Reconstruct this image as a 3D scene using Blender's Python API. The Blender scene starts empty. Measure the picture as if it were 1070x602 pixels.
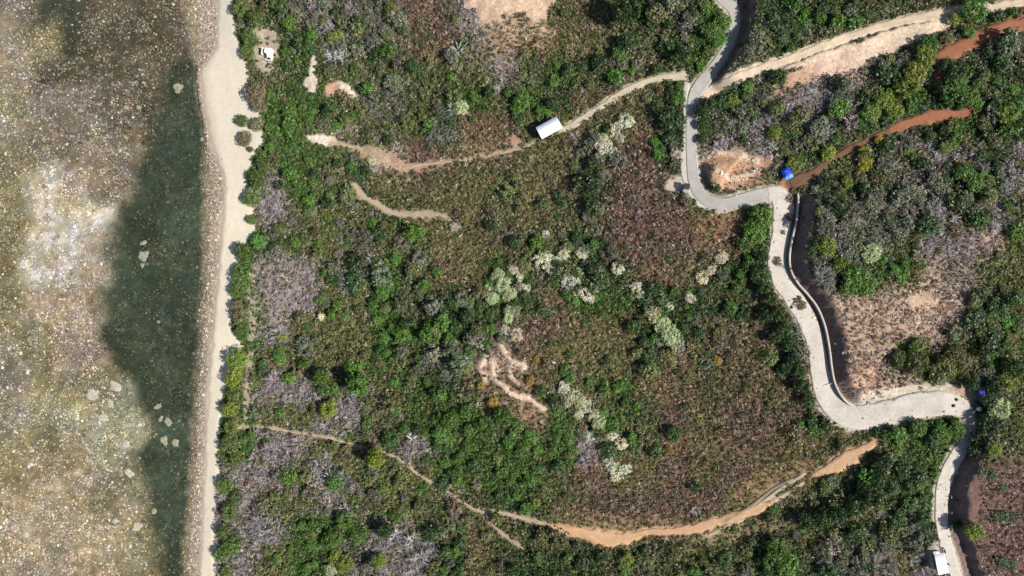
import bpy, bmesh, math, random
import numpy as np
from mathutils import Vector, Matrix

rng = np.random.default_rng(7)
random.seed(7)
SC = bpy.context.scene
COL = SC.collection
R = math.radians

# ------------------------------------------------------------------ camera
H = 230.0                  # drone height above the sea, metres
F = H / 0.30               # focal length in photo pixels (0.30 m per pixel at sea level)
cam_d = bpy.data.cameras.new("camera")
cam = bpy.data.objects.new("camera", cam_d)
COL.objects.link(cam)
cam.location = (0, 0, H)
cam.rotation_euler = (0, 0, 0)
cam_d.sensor_width = 36.0
cam_d.lens = 36.0 * F / 1070.0
cam_d.clip_start = 1.0
cam_d.clip_end = 6000.0
SC.camera = cam

# ------------------------------------------------------------------ sky, sun, exposure
SUN_EL = R(47)
SUN_DIR = Vector((0.95, -0.30, 0)).normalized()         # towards the sun, on the ground plan
world = bpy.data.worlds.new("World")
SC.world = world
world.use_nodes = True
nt = world.node_tree
bg = nt.nodes["Background"]
sky = nt.nodes.new("ShaderNodeTexSky")
sky.sky_type = 'NISHITA'
sky.sun_disc = False
sky.sun_elevation = SUN_EL
sky.sun_rotation = math.atan2(SUN_DIR.x, SUN_DIR.y)
nt.links.new(sky.outputs[0], bg.inputs[0])
bg.inputs[1].default_value = 0.075
sl = bpy.data.lights.new("sun", 'SUN')
sl.energy = 5.0
sl.angle = R(0.5)
sl.color = (1.0, 0.955, 0.88)
sun = bpy.data.objects.new("sun", sl)
COL.objects.link(sun)
sv = Vector((SUN_DIR.x * math.cos(SUN_EL), SUN_DIR.y * math.cos(SUN_EL), math.sin(SUN_EL)))
sun.rotation_euler = sv.to_track_quat('Z', 'Y').to_euler()
sun.location = sv * 400
vs = SC.view_settings
vs.view_transform = 'Standard'
vs.look = 'None'
vs.gamma = 1.0
vs.use_curve_mapping = False
vs.exposure = 0.42

# ------------------------------------------------------------------ noise
def vnoise(x, y, seed=0):
    xi = np.floor(x).astype(np.int64); yi = np.floor(y).astype(np.int64)
    fx = x - xi; fy = y - yi
    fx = fx * fx * (3 - 2 * fx); fy = fy * fy * (3 - 2 * fy)
    def h(a, b):
        n = (a * 374761393 + b * 668265263 + seed * 1442695041) & 0x7fffffff
        n = ((n ^ (n >> 13)) * 1274126177) & 0x7fffffff
        return ((n ^ (n >> 16)) & 0xffff) / 65535.0
    a = h(xi, yi); b = h(xi + 1, yi); c = h(xi, yi + 1); d = h(xi + 1, yi + 1)
    return (a + (b - a) * fx) * (1 - fy) + (c + (d - c) * fx) * fy
def fbm(x, y, seed=0, octs=4):
    s = 0; a = 0.5
    for o in range(octs):
        s = s + a * (vnoise(x, y, seed + o * 17) - 0.5)
        x = x * 2.03 + 11.3; y = y * 2.03 - 7.7; a *= 0.5
    return s * 2                                          # about -1..1
def sstep(a, b, x):
    t = np.clip((x - a) / (b - a), 0, 1)
    return t * t * (3 - 2 * t)

# ------------------------------------------------------------------ photo map
SAND_L = [(-150, 228), (0, 226), (50, 224), (75, 207), (110, 211), (150, 218), (180, 231), (200, 232), (300, 225), (400, 215), (500, 211), (602, 206), (720, 199)]
STONE_L = [(-150, 185), (0, 190), (20, 195), (75, 203), (110, 207), (150, 212), (200, 212), (300, 211), (400, 203), (500, 198), (602, 190), (720, 182)]
SAND_R = [(-150, 240), (0, 241), (40, 246), (65, 258), (100, 264), (120, 272), (150, 274), (165, 262), (200, 258), (215, 264), (240, 266), (255, 254), (300, 246), (340, 241), (362, 253), (375, 246), (400, 236), (447, 228), (500, 228), (560, 223), (602, 224), (720, 218)]
LAG_L = [(-150, 205), (60, 190), (90, 165), (150, 156), (200, 141), (240, 119), (300, 112), (350, 103), (380, 122), (400, 138), (440, 150), (455, 172), (470, 140), (495, 150), (520, 158), (560, 160), (602, 166), (720, 175)]
def lut(tab, y):
    t = np.array(tab, float)
    return np.interp(y, t[:, 0], t[:, 1])

# ------------------------------------------------------------------ base terrain (world metres)
def base(X, Y):
    py = 301 - Y / 0.30
    xsl = (lut(SAND_L, py) - 535) * 0.30
    xst = (lut(STONE_L, py) - 535) * 0.30
    xsr = (lut(SAND_R, py) - 535) * 0.30
    n = fbm(X / 55 + 3.1, Y / 55 - 1.7, 5, 3)
    u = X + 84
    hill = 2.3 + 14.5 * sstep(0, 150, u) + 11.0 * sstep(100, 260, u) + n * 3.2 * sstep(0, 60, u)
    kx = X - (-1.5); ky = Y + 29
    hill = hill + 4.0 * np.exp(-(kx * kx + ky * ky) / 420.0)
    vy = Y + 72 + 0.06 * X
    hill = hill - 5.0 * np.exp(-vy * vy / 300.0) * sstep(10, 70, u)
    gy = Y - 50 + 0.10 * (X - 20)
    hill = hill - 2.5 * np.exp(-gy * gy / 160.0) * sstep(20, 80, u)
    bed = -0.5 * np.ones_like(X)
    z = np.where(X < xst, bed, 0.0)
    z = np.where(X >= xst, -0.35 + 0.85 * sstep(0, 1, (X - xst) / np.maximum(xsl - xst, .5)), z)
    z = np.where(X >= xsl, 0.5 + 1.2 * np.clip((X - xsl) / np.maximum(xsr - xsl, .5), 0, 1), z)
    b = sstep(0, 6, X - xsr)
    z = np.where(X >= xsr, 1.7 * (1 - b) + hill * b, z)
    return z

def px2world(px, py, dz=0.0):
    px = np.asarray(px, float); py = np.asarray(py, float)
    z = np.zeros_like(px)
    for _ in range(6):
        X = (px - 535) * (H - z) / F; Y = (301 - py) * (H - z) / F
        z = base(X, Y) + dz
    return X, Y, z
def world2px(X, Y, z):
    return 535 + F * X / (H - z), 301 - F * Y / (H - z)

# ------------------------------------------------------------------ rasters in photo pixels
RX0, RY0, RW, RH = -140, -120, 1350, 840
gx, gy = np.meshgrid(np.arange(RW) + RX0, np.arange(RH) + RY0)
gx = gx.astype(float); gy = gy.astype(float)
def rlook(ras, px, py):
    x = np.clip(px - RX0, 0, RW - 1.001); y = np.clip(py - RY0, 0, RH - 1.001)
    xi = x.astype(int); yi = y.astype(int); fx = x - xi; fy = y - yi
    if ras.ndim == 3: fx = fx[..., None]; fy = fy[..., None]
    return (ras[yi, xi] * (1 - fx) + ras[yi, xi + 1] * fx) * (1 - fy) + (ras[yi + 1, xi] * (1 - fx) + ras[yi + 1, xi + 1] * fx) * fy

def smooth_line(pts, step=3.0):
    """Catmull-Rom through (x, y, w) points, resampled about every step pixels."""
    P = np.array(pts, float)
    P = np.vstack([2 * P[0] - P[1], P, 2 * P[-1] - P[-2]])
    out = []
    for i in range(1, len(P) - 2):
        p0, p1, p2, p3 = P[i - 1:i + 3]
        n = max(2, int(np.hypot(*(p2 - p1)[:2]) / step))
        for k in range(n):
            t = k / n
            out.append(0.5 * (2 * p1 + (p2 - p0) * t + (2 * p0 - 5 * p1 + 4 * p2 - p3) * t * t + (3 * p1 - p0 - 3 * p2 + p3) * t ** 3))
    out.append(P[-2])
    return np.array(out)

def line_field(L, reach=90):
    """distance in px to the line, value of column 2 (width) and of arc index, side (+ = right of travel)."""
    D = np.full((RH, RW), 1e3); W = np.zeros((RH, RW)); T = np.zeros((RH, RW)); S = np.zeros((RH, RW))
    for i in range(len(L) - 1):
        a = L[i]; b = L[i + 1]
        x0 = int(max(0, min(a[0], b[0]) - reach - RX0)); x1 = int(min(RW, max(a[0], b[0]) + reach - RX0))
        y0 = int(max(0, min(a[1], b[1]) - reach - RY0)); y1 = int(min(RH, max(a[1], b[1]) + reach - RY0))
        if x1 <= x0 or y1 <= y0: continue
        X = gx[y0:y1, x0:x1]; Y = gy[y0:y1, x0:x1]
        dx, dy = b[0] - a[0], b[1] - a[1]; l2 = dx * dx + dy * dy + 1e-9
        t = np.clip(((X - a[0]) * dx + (Y - a[1]) * dy) / l2, 0, 1)
        ex = X - (a[0] + t * dx); ey = Y - (a[1] + t * dy)
        d = np.hypot(ex, ey)
        sub = D[y0:y1, x0:x1]; m = d < sub
        sub[m] = d[m]
        W[y0:y1, x0:x1][m] = (a[2] + (b[2] - a[2]) * t)[m]
        T[y0:y1, x0:x1][m] = (i + t)[m] / (len(L) - 1)
        S[y0:y1, x0:x1][m] = np.where(dx * ey - dy * ex > 0, 1.0, -1.0)[m]   # image y runs down: + is right
    return D, W, T, S

MAIN = [(738, -40, 13), (744, -14, 13), (756, -1, 13), (767, 12, 12), (767, 28, 11), (762, 45, 11), (753, 60, 11), (743, 75, 12), (733, 88, 15), (726, 100, 14), (723, 115, 12), (722, 135, 11), (722, 155, 11), (723, 172, 12), (725, 188, 13), (731, 202, 13), (742, 211, 13), (757, 213.5, 13), (775, 209, 14), (795, 204, 15), (808, 203, 17)]
CONC = [(803, 203.5, 15), (811, 204, 19), (818, 214, 23), (817, 230, 21), (815, 247, 19), (812, 264, 19), (812, 280, 20), (819, 296, 20), (829, 311, 20), (840, 329, 20), (849, 349, 19), (854, 372, 18), (858, 395, 20), (864, 413, 23), (875, 428, 26), (891, 436, 26), (912, 434, 25), (935, 429.5, 26), (962, 423, 26), (985, 421.5, 25), (1002, 425, 19), (1011, 434, 14), (1014, 447, 12), (1009, 462, 13), (999, 477, 15), (990, 494, 15), (984.5, 514, 14), (983, 538, 13), (986, 560, 13), (991, 580, 14), (998, 604, 14), (1008, 640, 14)]
PATHS = {
 'footpath': [[(716, 81, 8), (700, 80, 6.5), (680, 84, 6), (655, 94, 6), (630, 110, 6), (610, 123, 6.5), (597, 131, 6), (584, 137, 2.6)]],
 'sand': [[(730, 101, 11), (755, 88, 10), (790, 74, 9), (830, 60, 9), (880, 41, 9), (930, 25, 9), (975, 16, 10), (1000, 12, 10), (1040, 8, 9), (1100, -6, 9)]],
 'trail': [[(558, 149, 2), (545, 155, 2), (530, 158, 2), (512, 163, 2), (500, 162, 1.8), (492, 167, 1.6)],
           [(246, 447, 2.5), (275, 446, 1.7), (310, 452, 1.6), (345, 458, 1.6), (372, 466, 1.4), (395, 470, 1.0), (416, 479, 1.2)],
           [(415, 478, 1.2), (440, 497, 1.3), (465, 512, 1.5), (490, 529, 1.8), (505, 535, 2), (520, 535, 2.4), (545, 541, 3.5), (575, 549, 5)],
           [(505, 537, 1.6), (518, 552, 1.8), (532, 563, 2.4), (548, 574, 1.6)],
           [(370, 194, 4), (378, 204, 5.5), (393, 213, 5), (408, 222, 4), (425, 224, 5), (447, 223, 6), (470, 227, 2)],
           [(420, 176, 2.2), (440, 172, 2), (460, 170, 1.8), (480, 167, 1.8), (494, 166, 1.8)],
           [(346, 150, 2), (362, 152, 2), (376, 157, 3)],
           [(728, 80, 1.4), (744, 72, 1.4), (757, 58, 1.2)],
           [(740, 560, 2.5), (775, 540, 2.5), (800, 522, 2.5), (818, 508, 2.5), (842, 494, 2)],
           [(752, 548, 2), (782, 530, 2), (806, 512, 2), (828, 500, 2)]],
 'orange': [[(575, 549, 4), (590, 553, 7), (612, 558, 12), (640, 563, 15), (660, 561, 12), (675, 556, 6), (700, 555, 7), (725, 552, 10), (750, 545, 11), (775, 537, 10), (795, 530, 12), (806, 525, 3)],
            [(852, 497, 5), (868, 489, 12), (885, 480, 16), (900, 471, 13), (914, 462, 7)]],
 'red': [[(1100, 14, 14), (1070, 24, 15), (1040, 33, 14), (1010, 47, 16), (988, 59, 18), (981, 74, 11), (983, 94, 6)],
         [(1012, 118, 8), (990, 120, 10), (965, 124, 12), (945, 130, 9), (928, 137, 5)]],
 'brown': [[(930, 136, 5), (905, 147, 5), (880, 160, 6), (858, 175, 6), (845, 184, 12), (838, 187, 16), (826, 191, 9)]],  # red track carried on under the trees, coloured as shaded
}
GROUND = {'footpath': (.47, .40, .29), 'sand': (.50, .40, .29), 'trail': (.36, .285, .20), 'orange': (.46, .29, .17), 'red': (.26, .108, .060), 'brown': (.15, .08, .05)}  # brown is the red track with tree shade put into its colour

# soil patches: (cx, cy, rx, ry, rot degrees, colour, strength)
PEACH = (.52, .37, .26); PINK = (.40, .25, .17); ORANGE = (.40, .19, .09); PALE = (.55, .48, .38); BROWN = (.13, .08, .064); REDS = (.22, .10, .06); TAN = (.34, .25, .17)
PATCH = [
 (535, 2, 45, 15, 0, PEACH, 1), (513, 14, 15, 9, 0, PEACH, 1), (560, 12, 14, 10, 0, PEACH, 1), (520, 38, 34, 30, 0, PEACH, .42), (545, 30, 30, 16, 20, PEACH, .5),
 (338, 146, 16, 6, 8, PALE, 1), (327, 70, 3.2, 14, 8, PALE, 1), (325, 88, 7, 10, 5, PALE, .85), (350, 93, 11, 8, -20, PINK, 1), (365, 95, 14, 4.5, 40, PALE, 1),
 (395, 163, 26, 9, 18, TAN, .95), (425, 174, 18, 6, 8, PINK, .8), (536, 147, 10, 6, 0, PINK, .8), (508, 158, 30, 8, -5, PINK, .4), (455, 172, 34, 6, -6, PINK, .5), (362, 152, 16, 4, 12, TAN, .6), (440, 226, 30, 5, 4, PINK, .4), (405, 215, 22, 6, 30, PINK, .4),
 (765, 177, 25, 20, 0, (.40, .24, .15), .95), (795, 170, 15, 8, -10, PINK, .8), (786, 190, 22, 10, -10, PINK, .6),
 (838, 187, 12, 9, -10, REDS, 1), (822, 193, 8, 7, 0, (.36, .15, .10), 1),
 (870, 66, 50, 15, -20, (.50, .36, .27), .97), (850, 60, 48, 6, -21, (.50, .38, .28), .95), (930, 42, 44, 13, -20, (.54, .42, .31), 1), (975, 27, 26, 9, -18, (.52, .41, .30), 1), (835, 82, 28, 9, -18, PINK, .75), (830, 93, 22, 8, -20, PINK, .5),
 (905, 398, 24, 22, 0, (.43, .28, .20), .6), (892, 392, 10, 14, 0, ORANGE, .5), (905, 350, 40, 45, 0, PINK, .3), (965, 315, 14, 9, 0, (.44, .31, .22), .9), (985, 290, 55, 28, -30, TAN, .25), (955, 330, 55, 25, -20, (.40, .26, .19), .3),
 (930, 414, 70, 9, -8, PALE, .8), (1005, 415, 18, 10, 0, (.36, .24, .18), .9),
 (525, 398, 32, 34, 0, (.26, .15, .10), .45), (512, 385, 7, 13, 20, (.42, .30, .23), .7), (548, 428, 28, 12, 15, PINK, .4),
 (755, 235, 25, 14, -20, (.30, .14, .08), .55), (290, 300, 24, 36, 0, (.27, .21, .18), .45), (264, 330, 5, 40, 0, (.38, .31, .26), .7), (260, 400, 5, 45, 5, (.36, .29, .23), .75),
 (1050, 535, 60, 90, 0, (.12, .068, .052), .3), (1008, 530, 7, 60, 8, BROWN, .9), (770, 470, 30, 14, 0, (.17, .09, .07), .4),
 (277, 50, 16, 26, 0, (.42, .35, .26), .8), (600, 128, 10, 4, -25, PEACH, .8), (706, 192, 12, 8, 0, PALE, .8), (717, 182, 5, 22, -5, PALE, .9), (717, 120, 4, 45, 0, (.46, .42, .34), .9),
 (780, 555, 60, 10, -12, (.35, .24, .15), .5), (810, 505, 40, 14, -25, (.33, .21, .12), .6), (660, 548, 60, 9, 0, (.30, .18, .11), .4),
 (980, 580, 14, 20, -15, (.42, .38, .33), 1),
]

# vegetation letters, one per 30 x 30 px, from x = 240 on
VEG = """
ODKKKKRRMTTTBODKGGDDDDOOOTGT
ODDKKKBRKBBTTOODGGKDOOOTOOKK
OODOOOOOOMOGDOBOGKOOMPKKGDDD
OGGOOKODGOGDBBODKGKMMKGGDDDG
OGOOOOOKBBOTTOBDDKMOKDGKDGDG
OGGOOPRBTBTTKRRDPPMOGYKYMMDM
GMOODTBTTOTBDRRRDOTOKDKKKDGM
OMOOODTTTOTOORRRTBGGKKKKMOMY
GDOYKOOTTBOODRRRBBDDKKKYMMPY
GMMOKGOBTGOODDBBTDDOKKGYPMYY
GMMYOGODOGDBGGDDDDBOPPPPPPDY
GMOYYGGDDORBTTDDOBBDPPPPPODY
GOOOOGOKKPBTTTOBOBBDPPPGYYOY
YMMOOYGDOBBOYGTBBBBBPPPPOYKY
GOYMMOGGGOBGOGORTRRBDTTOGDDY
GMMOYOMGGGGGMOOBTBRTTTOGGDOO
MMOMOYYGGGGORTTRTRTTTYODGNNN
MOOMOYOOODDBRRRRRTTOYOYDGNNN
MMGGOMTOTOOTTTTBYYOOYDKKDNNN
MYGGKMMDTODDDYOOYODGKKMTMNNN
""".split()
for (r_, c_, l_) in ((3, 3, 'G'), (4, 2, 'G'), (5, 3, 'G'), (6, 2, 'G')):      # lush strip behind the beach
    VEG[r_] = VEG[r_][:c_] + l_ + VEG[r_][c_ + 1:]
# sea letters, from x = 0 on
SEA = """
owwCCCc
oowCCCc
oCCCCcw
oqqccCw
qqqqcww
oqqqqww
ospqqww
ossspww
ossppww
osspwww
oppqwww
ooppwww
eoppwww
eooogww
eogggow
ootggww
otttoww
tttotww
stttoow
stttoow
""".split()
SEA[18] = 't' + SEA[18][1:]; SEA[19] = 't' + SEA[19][1:]
for r_ in (0, 1, 2): SEA[r_] = 'q' + SEA[r_][1:]
VCOL = {'O': (.085, .075, .042), 'D': (.05, .052, .026), 'G': (.06, .07, .028), 'K': (.095, .084, .06), 'R': (.12, .082, .06), 'B': (.125, .088, .056), 'T': (.135, .108, .056),
        'M': (.19, .155, .14), 'P': (.33, .245, .19), 'Y': (.12, .108, .05), 'N': (.12, .074, .058)}
SCOL = {'w': (.050, .050, .036), 'c': (.135, .104, .082), 'C': (.092, .074, .055), 'p': (.29, .225, .185), 's': (.41, .36, .305), 'o': (.18, .152, .096), 't': (.25, .20, .14), 'g': (.255, .24, .17), 'e': (.22, .185, .15), 'q': (.205, .165, .14)}
def cellmap(rows, cols, x0):
    return np.array([[cols[c] for c in r] for r in rows]), x0
def cell_sample(arr, x0, px, py):
    h, w = arr.shape[:2]
    x = np.clip((px - x0) / 30.0 - .5, 0, w - 1.001); y = np.clip(py / 30.0 - .5, 0, h - 1.001)
    xi = x.astype(int); yi = y.astype(int); fx = sstep(0.1, .9, x - xi); fy = sstep(0.1, .9, y - yi)
    if arr.ndim == 3: fx = fx[..., None]; fy = fy[..., None]
    x2 = np.minimum(xi + 1, w - 1); y2 = np.minimum(yi + 1, h - 1)
    return (arr[yi, xi] * (1 - fx) + arr[yi, x2] * fx) * (1 - fy) + (arr[y2, xi] * (1 - fx) + arr[y2, x2] * fx) * fy

wx = gx + 16 * fbm(gx / 28, gy / 28, 21, 4); wy = gy + 16 * fbm(gx / 28 + 40, gy / 28, 22, 4)
vegA = np.array([[VCOL[c] for c in r.ljust(28, r[-1])[:28]] for r in VEG])
seaA = np.array([[SCOL[c] for c in r.ljust(7, r[-1])[:7]] for r in SEA])
land = cell_sample(vegA, 240, wx, wy)
sea_c = cell_sample(seaA, 0, wx, wy)
e1 = 5 * fbm(gx / 9, gy / 9, 31, 3)
lag = sstep(-14, 12, gx - lut(LAG_L, gy) + 14 * fbm(gx / 22, gy / 22, 33, 3)) * sstep(40, 90, gy + .3 * (gx - 170))
sea_c = sea_c * (1 - lag[..., None]) + np.array((.043, .055, .037)) * lag[..., None]
stone_w = sstep(-5, 5, gx - lut(STONE_L, gy) + e1)
sand_w = sstep(-3, 3, gx - lut(SAND_L, gy) + e1 * .6)
veg_w = sstep(-1, 3, gx - lut(SAND_R, gy) + 5 * fbm(gx / 10, gy / 10, 35, 3))
mott = fbm(gx / 5, gy / 5, 34, 3); mott2 = fbm(gx / 30, gy / 30, 37, 3)
sea_c = sea_c * np.exp(.55 * mott + .6 * mott2)[..., None]
hue_ = fbm(gx / 13, gy / 13, 39, 3)[..., None]
sea_c = sea_c * np.exp(hue_ * np.array((.10, -.02, -.30)))
gcol = sea_c
pinky = fbm(gx / 14, gy / 30, 36, 3)
stone_c = np.array((.27, .215, .165)) + pinky[..., None] * np.array((.05, .03, .02))
gcol = gcol * (1 - stone_w[..., None]) + stone_c * stone_w[..., None]
sw = sstep(0.0, 0.28, (gx - lut(SAND_L, gy)) / np.maximum(lut(SAND_R, gy) - lut(SAND_L, gy), 4))
upper = (1 - sstep(150, 200, gy))[..., None]
sand_r = np.array((.60, .53, .415)) * (1 - upper) + np.array((.53, .475, .385)) * upper
sand_c = np.array((.38, .315, .245))[None, None] * (1 - sw[..., None]) + sand_r * sw[..., None]
wrack = np.exp(-((gx - lut(SAND_L, gy) - 3 + 3 * fbm(gx / 20, gy / 9, 38, 3)) / 1.3) ** 2)[..., None] * .45
sand_c = sand_c * (1 - wrack) + np.array((.17, .13, .095)) * wrack
gcol = gcol * (1 - sand_w[..., None]) + sand_c * sand_w[..., None]
gcol = gcol * (1 - veg_w[..., None]) + land * veg_w[..., None]
clear = 1 - veg_w                                               # 1 = no plants here

def paint(mask, col, cl=1.0):
    global gcol, clear
    gcol = gcol * (1 - mask[..., None]) + np.array(col) * mask[..., None]
    clear = np.maximum(clear, mask * cl)
pn = fbm(gx / 8, gy / 8, 41, 4)
for (cx, cy, rx, ry, rot, col, st) in PATCH:
    a = R(rot); dx = gx - cx; dy = gy - cy
    u = dx * math.cos(a) + dy * math.sin(a); v = -dx * math.sin(a) + dy * math.cos(a)
    q = np.sqrt((u / rx) ** 2 + (v / ry) ** 2) + pn * (.45 if st > .7 else .9) * min(1, 14 / min(rx, ry) ** .8)
    soft = .18 if st > .7 else .5
    paint(st * (1 - sstep(1 - soft, 1 + soft, q)), col, 1.0 if st > .7 else .8)

ridge = np.zeros((RH, RW))
for ln in ([(523, 360, 3), (528, 368, 3), (536, 377, 4), (547, 380, 5), (546, 386, 3)], [(514, 380, 4), (515, 392, 4), (524, 402, 4), (536, 412, 6), (552, 416, 5), (568, 427, 3)], [(536, 378, 4), (532, 388, 4), (536, 396, 3), (545, 403, 2.5)],
           [(508, 372, 3), (502, 384, 4), (507, 396, 3)], [(760, 546, 2), (800, 520, 2.5), (836, 497, 2)], [(770, 546, 2), (806, 525, 2.5), (840, 503, 2)], [(742, 158, 3), (770, 162, 4), (790, 168, 3)], [(745, 178, 3), (765, 186, 4), (788, 180, 3)]):
    D, W, T_, S_ = line_field(smooth_line(ln, 2.0), 20)
    m = 1 - sstep(-.5, 2.0, D - W / 2 + pn * 2.5)
    paint(m, (.52, .39, .29), 1)
    ridge = np.maximum(ridge, 1 - sstep(0, 6, D))
mainL = smooth_line(MAIN); concL = smooth_line(CONC)
allroad = np.vstack([mainL, concL[3:]])
rD, rW, rT, rS = line_field(allroad, 110)
edge = rD - rW / 2                                             # px outside the paved edge
paint(1 - sstep(0, 4, edge + 3 * pn), (.42, .37, .29), 1)
pathL = {}
pathmask = np.zeros((RH, RW))
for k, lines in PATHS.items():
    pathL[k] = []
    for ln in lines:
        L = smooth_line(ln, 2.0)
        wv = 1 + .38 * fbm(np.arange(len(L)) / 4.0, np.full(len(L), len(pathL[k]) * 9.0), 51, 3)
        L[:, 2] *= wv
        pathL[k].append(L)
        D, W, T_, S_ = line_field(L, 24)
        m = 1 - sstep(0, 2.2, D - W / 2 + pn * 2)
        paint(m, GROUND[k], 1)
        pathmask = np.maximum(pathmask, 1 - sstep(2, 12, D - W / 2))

# ---- levels: road bed and the cut banks above it
Xr, Yr, Zr = px2world(allroad[:, 0], allroad[:, 1])
kern = np.ones(41) / 41
Zp = np.convolve(np.pad(Zr, 20, mode='edge'), kern, 'valid')
roadZ = np.interp(rT.ravel() * (len(Zp) - 1), np.arange(len(Zp)), Zp).reshape(RH, RW)
M = 0.278                                                       # metres per photo pixel on the hill
flat = 1 - sstep(0.6, 5.0, edge * M)
# scarps: line of the foot (px), height, face width (m), decay (m); ground rises on the right of travel (+) or left (-)
WALL = [(833.5, 201, 1), (833, 214, 1), (831, 232, 1), (826.8, 250, 1), (823.9, 268.7, 1), (825.8, 283.6, 1), (833, 296.5, 1), (843.6, 308.5, 1), (853, 321, 1), (860.3, 338.7, 1), (865, 361, 1), (868, 385, 1), (871.5, 401, 1), (877.8, 413, 1), (887, 422, 1), (897, 426, 1)]
SCARP = [
 ([(784, -30, 0), (783, 0, 1), (782, 18, 1), (776, 40, 1), (766, 60, 1), (752, 78, 1), (742, 90, 0)], 3.8, 0.6, 16, -1),
 ([(x + 2.0, y, 0 if y < 203 else 1 if y < 410 else .6 if y < 424 else .2) for (x, y, w) in WALL] + [(915, 424, 0)], 2.9, 3.5, 26, -1),
 ([(1028, 430, 0), (1024, 445, .8), (1014, 470, 1), (1004, 488, 1), (999, 508, 1), (998, 530, 1), (1001, 555, 1), (1008, 580, 1), (1017, 605, 1), (1028, 640, 1)], 3.5, 1.9, 26, -1),
 ([(735, 168, 0), (737, 178, 1), (739, 192, 1), (744, 201, 1), (753, 204, .5), (765, 203, 0)], 1.9, 0.6, 16, -1),
 ([(800, 80, 0), (830, 65.5, 1), (880, 47.5, 1), (930, 31, 1), (965, 23, 1), (982, 20, 0)], 1.2, 0.5, 3.0, 1),
]
bump = np.zeros((RH, RW)); cutclear = np.zeros((RH, RW)); cutface = np.zeros((RH, RW))
for (ln, h, fw, dec, side) in SCARP:
    L = smooth_line(ln, 3.0)
    D, W, T_, S_ = line_field(L, 110)
    sd = D * M * np.where(S_ * side > 0, 1, -1)
    endfade = W
    rise = sstep(0, fw, sd + .9 * fbm(gx / 6, gy / 6, 61, 4)) * np.exp(-np.maximum(sd - fw, 0) / dec) * (D < 108)
    rise *= 1 - sstep(24, 29, sd)
    bump = bump + h * rise * endfade
    near = (sd > -2.6) & (sd < fw * .85) & (endfade > .15)
    cutclear = np.maximum(cutclear, near * .83)
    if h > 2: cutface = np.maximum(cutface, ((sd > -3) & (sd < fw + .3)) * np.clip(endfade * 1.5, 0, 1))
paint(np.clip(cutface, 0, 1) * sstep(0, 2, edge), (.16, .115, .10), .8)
clear = np.maximum(clear, cutclear)
clear = np.maximum(clear, 1 - sstep(0, 3, edge))
REST = 1 - np.maximum(flat, pathmask) * .999

SEAZ = {'w': -.55, 'c': -.16, 'C': -.22, 'p': -.05, 's': .0, 'o': -.07, 't': -.02, 'g': -.02, 'e': -.05, 'q': -.09}
seaZ = np.array([[SEAZ[c] for c in r.ljust(7, r[-1])[:7]] for r in SEA])
bedz = cell_sample(seaZ, 0, wx, wy) * (1 - lag) - .62 * lag + .10 * fbm(gx / 12, gy / 12, 71, 4)

def terrain(X, Y):
    z0 = base(X, Y)
    px, py = world2px(X, Y, z0)
    inr = (px > RX0 + 2) & (px < RX0 + RW - 3) & (py > RY0 + 2) & (py < RY0 + RH - 3)
    z = z0.copy()
    fl = rlook(flat, px, py) * inr
    z = z * (1 - fl) + rlook(roadZ, px, py) * fl
    rest = rlook(REST, px, py)
    lnd = sstep(-2, 6, X - (lut(SAND_R, py) - 535) * .30)
    z = z + lnd * rest * (.55 * fbm(X / 7, Y / 7, 81, 4) + .35 * fbm(X / 2.2, Y / 2.2, 82, 2))
    z = z + (rlook(bump, px, py) + .7 * rlook(ridge, px, py)) * inr
    st = rlook(stone_w, px, py)
    sea_z = rlook(bedz, px, py)
    return np.where(X < -55, sea_z * (1 - st) + z * st, z) + .05 * fbm(X / 1.6, Y / 1.6, 83, 2) * rest

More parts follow.
